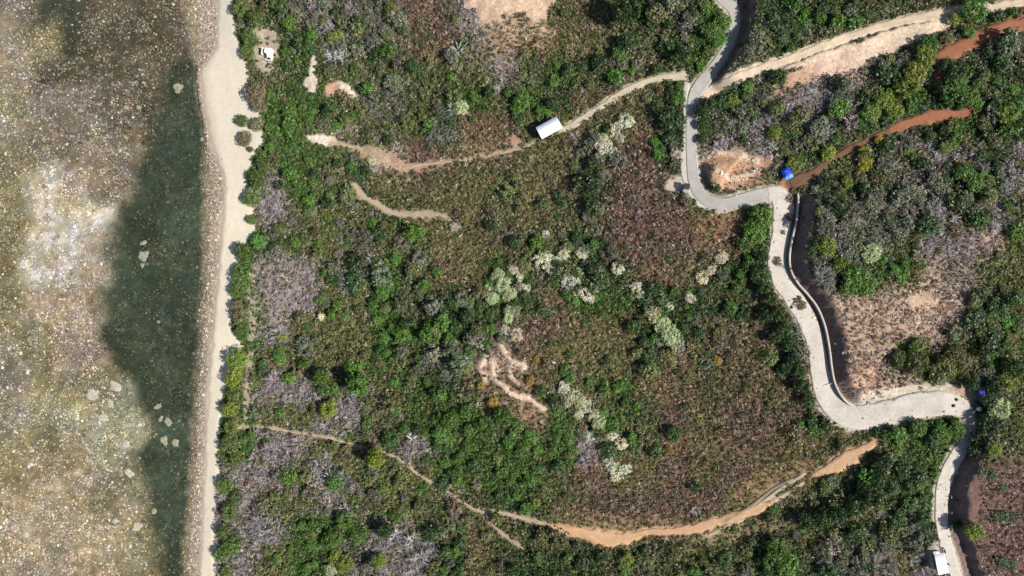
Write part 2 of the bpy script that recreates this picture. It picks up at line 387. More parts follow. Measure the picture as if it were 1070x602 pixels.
# ------------------------------------------------------------------ materials
def new_mat(name):
    m = bpy.data.materials.new(name); m.use_nodes = True
    t = m.node_tree; b = t.nodes["Principled BSDF"]
    b.inputs["Specular IOR Level"].default_value = .2
    return m, t, b
def nd(t, kind, **kw):
    n = t.nodes.new(kind)
    for k, v in kw.items(): setattr(n, k, v)
    return n
def noisy_mat(name, col, rough=.85, scale=2.0, amt=.35, bump_s=.0, scale2=None, attr=None, objcol=False, spec=.2):
    m, t, b = new_mat(name)
    b.inputs["Roughness"].default_value = rough
    b.inputs["Specular IOR Level"].default_value = spec
    tc = nd(t, "ShaderNodeTexCoord")
    n1 = nd(t, "ShaderNodeTexNoise"); n1.inputs["Scale"].default_value = scale; n1.inputs["Detail"].default_value = 6; n1.inputs["Roughness"].default_value = .65
    t.links.new(tc.outputs["Object"], n1.inputs["Vector"])
    mr = nd(t, "ShaderNodeMapRange"); mr.inputs[1].default_value = .25; mr.inputs[2].default_value = .75
    mr.inputs[3].default_value = 1 - amt; mr.inputs[4].default_value = 1 + amt
    t.links.new(n1.outputs["Fac"], mr.inputs[0])
    mul = nd(t, "ShaderNodeVectorMath", operation='SCALE')
    n3 = nd(t, "ShaderNodeTexNoise"); n3.inputs["Scale"].default_value = scale * 7.3; n3.inputs["Detail"].default_value = 4
    t.links.new(tc.outputs["Object"], n3.inputs["Vector"])
    mr3 = nd(t, "ShaderNodeMapRange"); mr3.inputs[1].default_value = .3; mr3.inputs[2].default_value = .7; mr3.inputs[3].default_value = 1 - amt * .6; mr3.inputs[4].default_value = 1 + amt * .5
    t.links.new(n3.outputs["Fac"], mr3.inputs[0])
    mm3 = nd(t, "ShaderNodeMath", operation='MULTIPLY'); t.links.new(mr.outputs[0], mm3.inputs[0]); t.links.new(mr3.outputs[0], mm3.inputs[1])
    fac = mm3.outputs[0]
    if attr == 'Col' and bump_s:
        aa = nd(t, "ShaderNodeAttribute", attribute_name=attr)
        s1 = nd(t, "ShaderNodeMath", operation='SUBTRACT'); t.links.new(fac, s1.inputs[0]); s1.inputs[1].default_value = 1
        s2 = nd(t, "ShaderNodeMath", operation='MULTIPLY_ADD'); t.links.new(s1.outputs[0], s2.inputs[0]); t.links.new(aa.outputs["Alpha"], s2.inputs[1]); s2.inputs[2].default_value = 1
        fac = s2.outputs[0]
    t.links.new(fac, mul.inputs["Scale"])
    if attr:
        a = nd(t, "ShaderNodeAttribute", attribute_name=attr)
        src = a.outputs["Color"]
    else:
        rgb = nd(t, "ShaderNodeRGB"); rgb.outputs[0].default_value = (*col, 1); src = rgb.outputs[0]
    if objcol:
        oi = nd(t, "ShaderNodeObjectInfo")
        mm = nd(t, "ShaderNodeVectorMath", operation='MULTIPLY')
        t.links.new(src, mm.inputs[0]); t.links.new(oi.outputs["Color"], mm.inputs[1]); src = mm.outputs[0]
    t.links.new(src, mul.inputs[0])
    t.links.new(mul.outputs[0], b.inputs["Base Color"])
    if bump_s:
        bp = nd(t, "ShaderNodeBump"); bp.inputs["Strength"].default_value = bump_s; bp.inputs["Distance"].default_value = .15
        n2 = nd(t, "ShaderNodeTexNoise"); n2.inputs["Scale"].default_value = scale2 or scale * 2; n2.inputs["Detail"].default_value = 5
        t.links.new(tc.outputs["Object"], n2.inputs["Vector"]); t.links.new(n2.outputs["Fac"], bp.inputs["Height"])
        t.links.new(bp.outputs[0], b.inputs["Normal"])
    return m
def leaf_mat(name, transl=.25, objcol=True):
    m = bpy.data.materials.new(name); m.use_nodes = True
    t = m.node_tree; t.nodes.clear()
    out = nd(t, "ShaderNodeOutputMaterial")
    a = nd(t, "ShaderNodeAttribute", attribute_name="Col"); src = a.outputs["Color"]
    if objcol:
        oi = nd(t, "ShaderNodeObjectInfo")
        mm = nd(t, "ShaderNodeVectorMath", operation='MULTIPLY')
        t.links.new(src, mm.inputs[0]); t.links.new(oi.outputs["Color"], mm.inputs[1]); src = mm.outputs[0]
    d = nd(t, "ShaderNodeBsdfDiffuse"); tr = nd(t, "ShaderNodeBsdfTranslucent"); mx = nd(t, "ShaderNodeMixShader")
    gl = nd(t, "ShaderNodeBsdfGlossy"); gl.inputs["Roughness"].default_value = .45; gl.inputs["Color"].default_value = (1, 1, 1, 1)
    mg = nd(t, "ShaderNodeMixShader"); mg.inputs[0].default_value = .025
    t.links.new(src, d.inputs[0]); t.links.new(src, tr.inputs[0])
    mx.inputs[0].default_value = transl
    t.links.new(d.outputs[0], mx.inputs[1]); t.links.new(tr.outputs[0], mx.inputs[2])
    t.links.new(mx.outputs[0], mg.inputs[1]); t.links.new(gl.outputs[0], mg.inputs[2])
    t.links.new(mg.outputs[0], out.inputs[0])
    return m
MAT = {}
MAT['ground'] = noisy_mat('ground_soil', (0, 0, 0), .92, 1.3, .42, .6, 2.6, attr='Col', spec=.1)
MAT['asphalt'] = noisy_mat('worn_asphalt', (.34, .32, .295), .85, .35, .16, .15, 6)
MAT['concrete'] = noisy_mat('road_concrete', (.475, .43, .37), .85, .22, .2, .2, 4)
MAT['kerb'] = noisy_mat('pale_concrete', (.44, .405, .35), .85, .8, .2, .2, 5)
MAT['wallc'] = noisy_mat('retaining_wall_concrete', (.26, .225, .20), .9, .5, .3, .4, 3)
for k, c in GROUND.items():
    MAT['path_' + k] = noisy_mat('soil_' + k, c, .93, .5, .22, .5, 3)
MAT['leaf'] = leaf_mat('leaf'); MAT['leaf_stuff'] = leaf_mat('scrub_leaf', .2, False)
MAT['grass'] = leaf_mat('dry_grass', .3, False)
MAT['twig'] = leaf_mat('twig', .0, True)
MAT['stone'] = noisy_mat('shore_stone', (0, 0, 0), .9, 3, .25, 0, attr='Col')
MAT['bark'] = noisy_mat('bark', (.13, .10, .075), .95, 6, .3, .5, 20)
MAT['rock'] = noisy_mat('pale_rock', (.36, .33, .26), .9, 1.6, .3, .8, 4)
MAT['boulder'] = noisy_mat('dark_rock', (.055, .048, .042), .9, 1.6, .3, .8, 4)

# ------------------------------------------------------------------ mesh helpers
def mesh_np(name, V, faces_n, idx, mat, smooth=False, col=None):
    """V (n,3); faces_n verts per face; idx flat loop indices."""
    me = bpy.data.meshes.new(name)
    nf = len(idx) // faces_n
    me.vertices.add(len(V)); me.vertices.foreach_set("co", np.ascontiguousarray(V, dtype=np.float32).ravel())
    me.loops.add(len(idx)); me.loops.foreach_set("vertex_index", np.ascontiguousarray(idx, dtype=np.int32))
    me.polygons.add(nf); me.polygons.foreach_set("loop_start", np.arange(0, nf * faces_n, faces_n, dtype=np.int32))
    if col is not None:
        a = me.attributes.new("Col", 'FLOAT_COLOR', 'POINT')
        c = np.ones((len(V), 4), np.float32); col = np.asarray(col); c[:, :col.shape[1]] = col
        a.data.foreach_set("color", c.ravel())
    me.update(calc_edges=True)
    if smooth: me.polygons.foreach_set("use_smooth", np.ones(nf, bool))
    if mat: me.materials.append(mat)
    return me
def link(name, me, parent=None):
    o = bpy.data.objects.new(name, me); COL.objects.link(o)
    if parent: o.parent = parent
    return o
def tag(o, label, cat, group=None):
    o['label'] = label; o['category'] = cat
    if group: o['group'] = group
    return o
def empty(name, loc, rz=0):
    o = bpy.data.objects.new(name, None); COL.objects.link(o); o.location = loc; o.rotation_euler = (0, 0, rz)
    o.empty_display_size = .3
    return o
def bm_box(bm, c, s, rz=0, rx=0, ry=0):
    r = bmesh.ops.create_cube(bm, size=1.0)
    mt = Matrix.Translation(c) @ Matrix.Rotation(rz, 4, 'Z') @ Matrix.Rotation(ry, 4, 'Y') @ Matrix.Rotation(rx, 4, 'X') @ Matrix.Diagonal((*s, 1))
    bmesh.ops.transform(bm, matrix=mt, verts=r['verts'])
def bm_tube(bm, a, b, r1, r2, n=6):
    a = Vector(a); b = Vector(b); d = b - a
    rr = bmesh.ops.create_cone(bm, cap_ends=True, segments=n, radius1=r1, radius2=r2, depth=d.length)
    q = d.to_track_quat('Z', 'Y').to_matrix().to_4x4()
    bmesh.ops.transform(bm, matrix=Matrix.Translation((a + b) / 2) @ q, verts=rr['verts'])
def bm_obj(name, bm, mat, parent=None, smooth=False):
    me = bpy.data.meshes.new(name); bm.to_mesh(me); bm.free()
    if mat: me.materials.append(mat)
    if smooth:
        for p in me.polygons: p.use_smooth = True
    return link(name, me, parent)

# ------------------------------------------------------------------ terrain sheet
def stretch(a0, a1, step, far):
    mid = np.arange(a0, a1 + step / 2, step)
    ext = np.cumsum(step * 1.45 ** np.arange(1, 30)); ext = ext[ext < far]
    return np.concatenate([a0 - ext[::-1], mid, a1 + ext])
STEP = .5
xs = stretch(-186, 186, STEP, 2500); ys = stretch(-112, 112, STEP, 2500)
TX, TY = np.meshgrid(xs, ys)
TZ = terrain(TX, TY)
far_out = (np.abs(TX) > 187) | (np.abs(TY) > 113)
pxg, pyg = world2px(TX, TY, base(TX, TY))
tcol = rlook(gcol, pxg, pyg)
spk = fbm(TX / .9, TY / .9, 91, 2)
detail = 1 - .78 * rlook(sand_w * (1 - veg_w), pxg, pyg) - .4 * (1 - rlook(stone_w, pxg, pyg))
tcol = tcol * (1 + .22 * spk * detail)[..., None]
ny, nx = TX.shape
ii = np.arange(ny * nx).reshape(ny, nx)
quads = np.stack([ii[:-1, :-1], ii[:-1, 1:], ii[1:, 1:], ii[1:, :-1]], -1).reshape(-1)
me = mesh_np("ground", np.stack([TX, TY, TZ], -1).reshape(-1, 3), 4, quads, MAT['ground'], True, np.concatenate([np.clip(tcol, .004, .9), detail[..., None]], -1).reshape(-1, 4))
g = link("ground", me); g['kind'] = 'structure'

def gz(X, Y):
    X = np.asarray(X, float); Y = np.asarray(Y, float)
    ix = np.clip(np.searchsorted(xs, X) - 1, 0, nx - 2); iy = np.clip(np.searchsorted(ys, Y) - 1, 0, ny - 2)
    fx = (X - xs[ix]) / (xs[ix + 1] - xs[ix]); fy = (Y - ys[iy]) / (ys[iy + 1] - ys[iy])
    return (TZ[iy, ix] * (1 - fx) + TZ[iy, ix + 1] * fx) * (1 - fy) + (TZ[iy + 1, ix] * (1 - fx) + TZ[iy + 1, ix + 1] * fx) * fy
def onground(px, py):
    """ray of a photo pixel down to the real ground"""
    px = np.asarray(px, float); py = np.asarray(py, float)
    z = np.zeros_like(px)
    for _ in range(9):
        X = (px - 535) * (H - z) / F; Y = (301 - py) * (H - z) / F
        z = .4 * z + .6 * gz(X, Y)
    return X, Y, gz(X, Y)

# water
wm = bpy.data.materials.new("shallow_sea_water"); wm.use_nodes = True
t = wm.node_tree; t.nodes.clear()
out = nd(t, "ShaderNodeOutputMaterial"); tr = nd(t, "ShaderNodeBsdfTransparent"); gl = nd(t, "ShaderNodeBsdfGlossy"); mx = nd(t, "ShaderNodeMixShader"); fr = nd(t, "ShaderNodeFresnel")
tr.inputs[0].default_value = (.90, .925, .875, 1); gl.inputs["Roughness"].default_value = .08; fr.inputs[0].default_value = 1.33
bp = nd(t, "ShaderNodeBump"); bp.inputs["Strength"].default_value = .25; bp.inputs["Distance"].default_value = .1
nz = nd(t, "ShaderNodeTexNoise"); nz.inputs["Scale"].default_value = 1.2; nz.inputs["Detail"].default_value = 3
tc = nd(t, "ShaderNodeTexCoord"); t.links.new(tc.outputs["Object"], nz.inputs["Vector"]); t.links.new(nz.outputs["Fac"], bp.inputs["Height"])
t.links.new(bp.outputs[0], gl.inputs["Normal"]); t.links.new(bp.outputs[0], fr.inputs["Normal"])
t.links.new(fr.outputs[0], mx.inputs[0]); t.links.new(tr.outputs[0], mx.inputs[1]); t.links.new(gl.outputs[0], mx.inputs[2]); t.links.new(mx.outputs[0], out.inputs[0])
V = np.array([(-2600, -2600, 0), (-82, -2600, 0), (-82, 2600, 0), (-2600, 2600, 0)], float)
o = link("sea", mesh_np("sea", V, 4, np.arange(4), wm)); o['kind'] = 'structure'

# ------------------------------------------------------------------ roads and paths as draped slabs
def ribbon(name, L, mat, lift, across=5, side_jit=0.0, off=0.0, wscale=1.0, skirt=.35, seed=0):
    X, Y, Z = onground(L[:, 0], L[:, 1])
    P = np.stack([X, Y], 1)
    d = np.gradient(P, axis=0); d /= np.linalg.norm(d, axis=1)[:, None] + 1e-9
    nrm = np.stack([d[:, 1], -d[:, 0]], 1)
    w = L[:, 2] * wscale * (H - Z) / F
    n = len(L)
    s = np.linspace(-.5, .5, across)
    jl = 1 + side_jit * fbm(np.arange(n) / 2.5, np.zeros(n), 101 + seed, 3); jr = 1 + side_jit * fbm(np.arange(n) / 2.5, np.ones(n) * 7, 102 + seed, 3)
    S = np.where(s[None] < 0, s[None] * jl[:, None], s[None] * jr[:, None])
    Q = P[:, None] + nrm[:, None] * (S * w[:, None] + off)[..., None]
    zz = gz(Q[..., 0], Q[..., 1])
    zz = zz + lift
    top = np.concatenate([Q, zz[..., None]], -1)
    lo = top[:, [0, -1]].copy(); lo[..., 2] -= skirt
    full = np.concatenate([lo[:, :1], top, lo[:, 1:]], 1)
    m = across + 2
    idx = np.arange(n * m).reshape(n, m)
    q = np.stack([idx[:-1, :-1], idx[:-1, 1:], idx[1:, 1:], idx[1:, :-1]], -1).reshape(-1)
    o = link(name, mesh_np(name, full.reshape(-1, 3), 4, q, mat, False)); o['kind'] = 'structure'
    return o, Q, zz
ribbon("asphalt_road", mainL, MAT['asphalt'], .10, 9)
ribbon("concrete_road", concL, MAT['concrete'], .15, 11, .16)
sh = smooth_line([(716.5, 84, 7), (716, 100, 5), (715.5, 125, 4.5), (714.5, 150, 6), (714, 172, 7), (716, 186, 6), (722, 203, 6), (734, 216, 5), (746, 221, 2.5)])
ribbon("road_shoulder", sh, MAT['kerb'], .07, 5, .35)
# seam line between asphalt and its pale edge strip
sm = mainL[(mainL[:, 1] > 60)].copy(); sm[:, 2] = .7
ribbon("road_edge_line", sm, MAT['kerb'], .115, 3, 0, off=-1.35)
lift = .05
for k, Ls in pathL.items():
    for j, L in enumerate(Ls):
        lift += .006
        ribbon({'footpath': 'footpath', 'sand': 'sandy_track', 'trail': 'dirt_trail', 'orange': 'orange_track', 'red': 'red_track', 'brown': 'shaded_red_track'}[k], L, MAT['path_' + k], lift, 5, .45, seed=j * 5 + len(k))

# ------------------------------------------------------------------ shore stones (uncountable)
def stones(name, n_try, dens, size, colour, seed, zlift=.0, region=(-5, 240, -5, 607)):
    r = np.random.default_rng(seed)
    px = r.uniform(region[0], region[1], n_try); py = r.uniform(region[2], region[3], n_try)
    d = dens(px, py); k = r.random(n_try) < d
    px, py = px[k], py[k]; n = len(px)
    X, Y, Z = onground(px, py)
    rad = size(r, n)
    base_v = np.array([(1, 0, 0), (.3, .95, .1), (-.8, .6, 0), (-.8, -.6, .1), (.3, -.95, 0), (.1, .1, .75)])
    V = np.repeat(base_v[None], n, 0) * r.uniform(.65, 1.3, (n, 6, 1))
    a = r.uniform(0, 6.28, n); c, s = np.cos(a), np.sin(a)
    st = r.uniform(.6, 1.25, n)
    x = V[..., 0] * rad[:, None]; y = V[..., 1] * (rad * st)[:, None]
    VX = x * c[:, None] - y * s[:, None] + X[:, None]; VY = x * s[:, None] + y * c[:, None] + Y[:, None]
    VZ = V[..., 2] * rad[:, None] * r.uniform(.5, 1.0, n)[:, None] + Z[:, None] + zlift
    Fc = np.array([(0, 1, 5), (1, 2, 5), (2, 3, 5), (3, 4, 5), (4, 0, 5)])
    idx = (Fc[None] + (np.arange(n) * 6)[:, None, None]).reshape(-1)
    cc = colour(r, px, py, n)
    o = link(name, mesh_np(name, np.stack([VX, VY, VZ], -1).reshape(-1, 3), 3, idx, MAT['stone'], False, np.repeat(cc, 6, 0)))
    o['kind'] = 'stuff'
    return o
SD = {'w': .30, 'c': .80, 'C': .80, 'p': .85, 's': .42, 'o': .80, 't': .85, 'g': .70, 'e': .9, 'q': .8}
sdA = np.array([[SD[c] for c in r.ljust(7, r[-1])[:7]] for r in SEA])
sdens = cell_sample(sdA, 0, wx, wy) * (1 - lag) + .42 * lag
clump = sstep(-.35, .4, fbm(gx / 7, gy / 7, 111, 3) * .7 + fbm(gx / 24, gy / 24, 112, 3) * .7)
def dens(px, py):
    s = rlook(stone_w, px, py); sa = rlook(sand_w, px, py)
    return (rlook(sdens, px, py) * (.18 + .95 * rlook(clump, px, py)) * (1 - s) + .95 * s) * (1 - sa) + .012 * sa * (px < lut(SAND_L, py) + 9)
def scol(r, px, py, n):
    bc = rlook(gcol, px, py)
    lagv = rlook(lag, px, py) * (1 - rlook(stone_w, px, py))
    u = r.random(n)
    grey = (np.array((.40, .35, .29))[None] * .6 + bc * .55) * r.lognormal(0, .35, n)[:, None] * (1 + r.normal(0, .05, (n, 3)))
    own = bc * r.lognormal(.15, .5, n)[:, None]
    darkc = bc * r.uniform(.42, .75, n)[:, None]
    out = np.where((u < .40)[:, None], grey * (1 - .55 * lagv)[:, None], np.where((u < .68)[:, None], own, darkc))
    return np.clip(out, .01, .66)
o = stones("shore_stones", 165000, dens, lambda r, n: np.clip(r.lognormal(-1.80, .42, n), .08, .85), scol, 5)
tag(o, "grey and beige stones littering the shallow reef flat and waterline", "stones")

# loose rubble on the concrete road and the bare plots
nz_ = fbm(gx / 9, gy / 9, 121, 3)
rubR = np.maximum(sstep(-7, -2, edge) * (1 - sstep(1.5, 4, edge)) * .55 * sstep(-.25, .4, nz_), (edge < 0) * .16 * sstep(.05, .5, nz_)) * ((gx > 800) | (edge > -1.5))
plot = np.exp(-(((gx - 768) / 26) ** 2 + ((gy - 178) / 20) ** 2) ** 2) * .8
rub = plot
rub = np.maximum(rub, .5 * np.exp(-(((gx - 845 - (gy - 82) * -2.0) / 40) ** 2 + ((gy - 84) / 9) ** 2)))
rub = np.maximum(rub, .6 * np.exp(-(((gx - 905) / 28) ** 2 + ((gy - 398) / 22) ** 2) ** 2))
rub = np.maximum(rub, .5 * np.exp(-(((gx - 530) / 30) ** 2 + ((gy - 398) / 30) ** 2) ** 2))
rub = np.maximum(rub, .45 * np.exp(-(((gx - 960) / 60) ** 2 + ((gy - 310) / 28) ** 2) ** 2))
def rcol(r, px, py, n):
    return np.clip(rlook(gcol, px, py) * r.lognormal(0, .5, n)[:, None] * np.where(r.random(n) < .3, .35, 1.1)[:, None], .01, .7)
o = stones("soil_rubble", 30000, lambda px, py: rlook(rub, px, py), lambda r, n: np.clip(r.lognormal(-1.75, .4, n), .07, .6), rcol, 6, .12, (490, 1075, 40, 500))
o2 = stones("road_rubble", 46000, lambda px, py: rlook(rubR, px, py), lambda r, n: np.clip(r.lognormal(-1.95, .45, n), .06, .45), lambda r, px, py, n: np.clip(np.array((.34, .28, .22))[None] * r.lognormal(-.2, .6, n)[:, None], .02, .6), 8, .15, (700, 1030, -5, 607))
tag(o2, "scattered gravel and soil crumbs on the road and its edges", "gravel")
tag(o, "loose soil clods and stones on the bare plots and road edges", "rubble")

# ------------------------------------------------------------------ plant shapes
def leaf_cloud(r, n_clump, per, spread, leaf, height, flat_top=.55, cr=.34, up=.55):
    """leaf quads round clump centres in a dome of radius 1. returns V, idx, grey."""
    th = r.uniform(0, 6.28, n_clump); q = np.sqrt(r.uniform(0, 1, n_clump)) * spread
    cx = q * np.cos(th); cy = q * np.sin(th)
    cz = height * (.35 + flat_top * np.sqrt(np.clip(1 - q * q, 0, 1)) * r.uniform(.45, 1.12, n_clump))
    tone = r.uniform(.75, 1.25, n_clump)
    N = n_clump * per
    d = r.normal(size=(N, 3)); d[:, 2] = np.abs(d[:, 2]) * 1.0 - .25; d /= np.linalg.norm(d, axis=1)[:, None]
    rad = cr * r.uniform(.55, 1.1, N) * np.repeat(r.uniform(.55, 1.5, n_clump), per)
    C = np.stack([cx, cy, cz], 1).repeat(per, 0) + d * rad[:, None] * np.array((1, 1, .8))
    nv = d + np.array((0, 0, up)) + r.normal(size=(N, 3)) * .45
    nv /= np.linalg.norm(nv, axis=1)[:, None]
    a = np.cross(nv, r.normal(size=(N, 3))); a /= np.linalg.norm(a, axis=1)[:, None]
    b = np.cross(nv, a)
    l = leaf * r.uniform(.65, 1.3, N)[:, None]
    V = np.stack([C - a * l, C + b * l * .62, C + a * l, C - b * l * .62], 1).reshape(-1, 3)
    g_ = (np.repeat(tone, per) * r.uniform(.78, 1.22, N))
    return V, np.arange(N * 4), np.repeat(g_, 4)
def twig_cloud(r, n, height, width, spread=1.0):
    """bare branches: three-sided tapering sticks rising from a few boughs."""
    nb = 7
    th = np.arange(nb) * 6.28 / nb + r.uniform(-.4, .4, nb); el = r.uniform(.25, 1.1, nb)
    bx = np.cos(th) * np.cos(el) * .7 * spread; by = np.sin(th) * np.cos(el) * .7 * spread; bz = np.sin(el) * .75 * height
    A, B, Wd = [], [], []
    for i in range(nb):
        A.append((0, 0, .12 * height)); B.append((bx[i], by[i], .25 * height + bz[i])); Wd.append(width * 1.9)
    for k in range(n):
        i = r.integers(nb); f = r.uniform(.25, 1.05)
        s = np.array((bx[i] * f, by[i] * f, .12 * height + (.13 * height + bz[i]) * f))
        v = np.array((math.cos(th[i] + r.normal() * .9), math.sin(th[i] + r.normal() * .9), r.uniform(-.1, .8) * height)) * r.uniform(.2, .55)
        A.append(s); B.append(s + v); Wd.append(width * r.uniform(.6, 1.2))
    A = np.array(A); B = np.array(B); Wd = np.array(Wd)[:, None]
    d = B - A; d /= np.linalg.norm(d, axis=1)[:, None]
    u = np.cross(d, np.array((.13, .21, .97))); u /= np.linalg.norm(u, axis=1)[:, None] + 1e-9
    w = np.cross(d, u)
    N = len(A)
    ring = lambda P, k: [P + u * Wd * k, P + (-.5 * u + .87 * w) * Wd * k, P + (-.5 * u - .87 * w) * Wd * k]
    V = np.stack(ring(A, 1.0) + ring(B, .45), 1).reshape(-1, 3)
    Fq = np.array([(0, 1, 4, 3), (1, 2, 5, 4), (2, 0, 3, 5)])
    idx = (Fq[None] + (np.arange(N) * 6)[:, None, None]).reshape(-1)
    return V, idx, np.repeat(r.uniform(.7, 1.3, N), 6)
def trunk_mesh(name, r, height, rad):
    bm = bmesh.new()
    top = Vector((r.uniform(-.08, .08), r.uniform(-.08, .08), .45 * height))
    bm_tube(bm, (0, 0, -.12), top, rad, rad * .7, 6)
    for k in range(4):
        a = k * 1.57 + r.uniform(-.4, .4)
        bm_tube(bm, top * .9, (math.cos(a) * .5, math.sin(a) * .5, height * r.uniform(.6, .8)), rad * .6, rad * .22, 5)
    me = bpy.data.meshes.new(name); bm.to_mesh(me); bm.free(); me.materials.append(MAT['bark'])
    return me
KIND = {}
def make_kind(kind, variants, crown, trunk_h, trunk_r, mat):
    r = np.random.default_rng(abs(hash_(kind)))
    L = []
    for v in range(variants):
        V, idx, gr = crown(r)
        me = mesh_np(kind + "_crown", V, 4, idx, mat, False, np.repeat(gr[:, None], 3, 1))
        L.append((me, trunk_mesh(kind + "_trunk", r, trunk_h, trunk_r)))
    KIND[kind] = L
def hash_(s):
    h = 5
    for c in s: h = (h * 131 + ord(c)) % 1000003
    return h
make_kind('green', 6, lambda r: leaf_cloud(r, 26, 20, .82, .135, 1.15), 1.1, .07, MAT['leaf'])
make_kind('dark', 6, lambda r: leaf_cloud(r, 24, 20, .82, .13, 1.25), 1.2, .07, MAT['leaf'])
make_kind('olive', 6, lambda r: leaf_cloud(r, 24, 18, .85, .12, 1.0, cr=.3), 1.0, .07, MAT['leaf'])
make_kind('grey', 6, lambda r: leaf_cloud(r, 30, 15, .86, .105, 1.1, cr=.26), 1.1, .07, MAT['leaf'])
make_kind('dry', 5, lambda r: leaf_cloud(r, 18, 14, .85, .13, .7, cr=.3, up=.1), .7, .06, MAT['leaf'])
make_kind('pale', 5, lambda r: leaf_cloud(r, 40, 20, .9, .085, .95, cr=.24, up=.9), .95, .06, MAT['leaf'])
make_kind('bare', 5, lambda r: twig_cloud(r, 130, 1.1, .026), .35, .07, MAT['twig'])
make_kind('bigtree', 5, lambda r: leaf_cloud(r, 52, 30, .86, .085, 1.2, cr=.25), 1.2, .06, MAT['leaf'])
COLR = {'green': (.080, .160, .026), 'dark': (.046, .084, .024), 'olive': (.140, .152, .056), 'grey': (.165, .168, .115), 'dry': (.24, .185, .11), 'pale': (.54, .51, .37), 'bare': (.37, .335, .33), 'lime': (.175, .225, .035), 'yellow': (.32, .29, .03), 'beach': (.10, .145, .034), 'bright': (.09, .17, .030), 'cream': (.42, .46, .24)}
LOOK = {'green': 'leafy green shrub', 'dark': 'dark green rounded shrub', 'olive': 'olive green scrub bush', 'grey': 'grey-green sparse tree', 'dry': 'brown dried-out shrub', 'pale': 'cream-white bleached shrub', 'bare': 'leafless grey shrub', 'lime': 'lime green leafy tree', 'yellow': 'small yellow-leaved tree', 'beach': 'green beach shrub', 'bright': 'bright green tree', 'cream': 'cream-tipped pale green tree'}
NAME = {'green': 'green_shrub', 'dark': 'dark_shrub', 'olive': 'olive_shrub', 'grey': 'grey_tree', 'dry': 'dry_shrub', 'pale': 'bleached_shrub', 'bare': 'leafless_shrub', 'lime': 'lime_tree', 'yellow': 'yellow_tree', 'beach': 'beach_shrub', 'bright': 'bright_tree', 'cream': 'cream_tree'}
GROUP = {'green': 'green shrubs of the scrubland', 'dark': 'dark green shrubs of the scrubland', 'olive': 'olive bushes of the scrubland', 'grey': 'grey-green trees of the hillside', 'dry': 'dried shrubs of the slopes', 'pale': 'bleached cream shrubs', 'bare': 'leafless shrubs', 'lime': 'lime green trees', 'yellow': 'yellow trees', 'beach': 'shrubs along the beach', 'bright': 'bright green trees', 'cream': 'cream-tipped trees'}
PLANTS = []      # (kind, mesh kind, px, py, X, Y, Z, radius, height scale, colour)
def plant(kind, px, py, rad, mesh=None, hs=1.0, col=None):
    X, Y, Z = onground(px, py)
    k_ = (H - Z - .9 * rad * hs) / (H - Z); X = X * k_; Y = Y * k_; Z = gz(X, Y)      # the crown, not the foot, is what the pixel shows
    c = np.array(col if col is not None else COLR[kind]) * rng.uniform(.8, 1.22) * rng.uniform(.92, 1.08, 3)
    PLANTS.append((kind, mesh or (kind if kind in KIND else 'bigtree'), float(px), float(py), float(X), float(Y), float(Z), float(rad), hs, c))

# --- plants singled out in the photograph: (x, y, radius px)
for (x, y, r_) in [(248, 8, 10), (263, 19, 10), (257, 37, 10), (256, 54, 9), (250, 126, 8), (259, 156, 4), (266, 188, 10), (258, 207, 9), (260, 230, 6), (250, 262, 10), (246, 281, 7), (249, 292, 11), (244, 305, 8), (250, 347, 9), (240, 412, 9), (238, 447, 9), (238, 464, 12), (245, 479, 9), (232, 508, 10), (243, 520, 9), (236, 536, 10), (231, 556, 10), (240, 571, 12), (228, 581, 9), (233, 598, 8), (262, 44, 7), (272, 176, 7)]:
    plant('beach', x + 2.5, y, r_ * .27, 'bigtree', rng.uniform(.8, 1.1))
for (x, y, r_) in [(266, 96, 11), (256, 145, 8), (268, 130, 7), (250, 330, 9), (247, 320, 7), (270, 110, 8)]:
    plant('olive', x, y, r_ * .30, 'bigtree', 1.0, (.17, .15, .085))
for (x, y, r_) in [(408, 5, 6), (404, 37, 5), (353, 36, 6), (478, 113, 6), (768, 106, 8), (968, 58, 12), (958, 74, 12), (950, 90, 13), (925, 102, 11), (913, 115, 9), (936, 114, 9), (886, 190, 6), (858, 222, 6), (810, 138, 7), (866, 258, 9), (294, 352, 6), (367, 295, 6), (342, 428, 11), (391, 479, 11), (360, 590, 10), (350, 582, 8), (396, 587, 8), (655, 585, 8), (1055, 400, 10), (1040, 470, 7), (1019, 556, 9), (990, 153, 7), (1055, 117, 11), (267, 184, 7), (247, 376, 12), (244, 394, 12), (239, 428, 10), (560, 525, 5), (880, 278, 9), (866, 160, 8), (830, 172, 8), (1000, 18, 7)]:
    plant('lime', x, y, r_ * .28, 'bigtree', 1.9 if (x, y) == (391, 479) else 1.0)
for (x, y, r_) in [(905, 158, 6), (904, 171, 8), (920, 147, 5), (750, 378, 4.5), (515, 420, 5.5), (502, 403, 4), (553, 398, 5), (560, 376, 4), (700, 470, 4)]:
    plant('yellow', x, y, r_ * .28, 'bigtree', 1.0, (.30, .23, .03) if x < 760 else None)
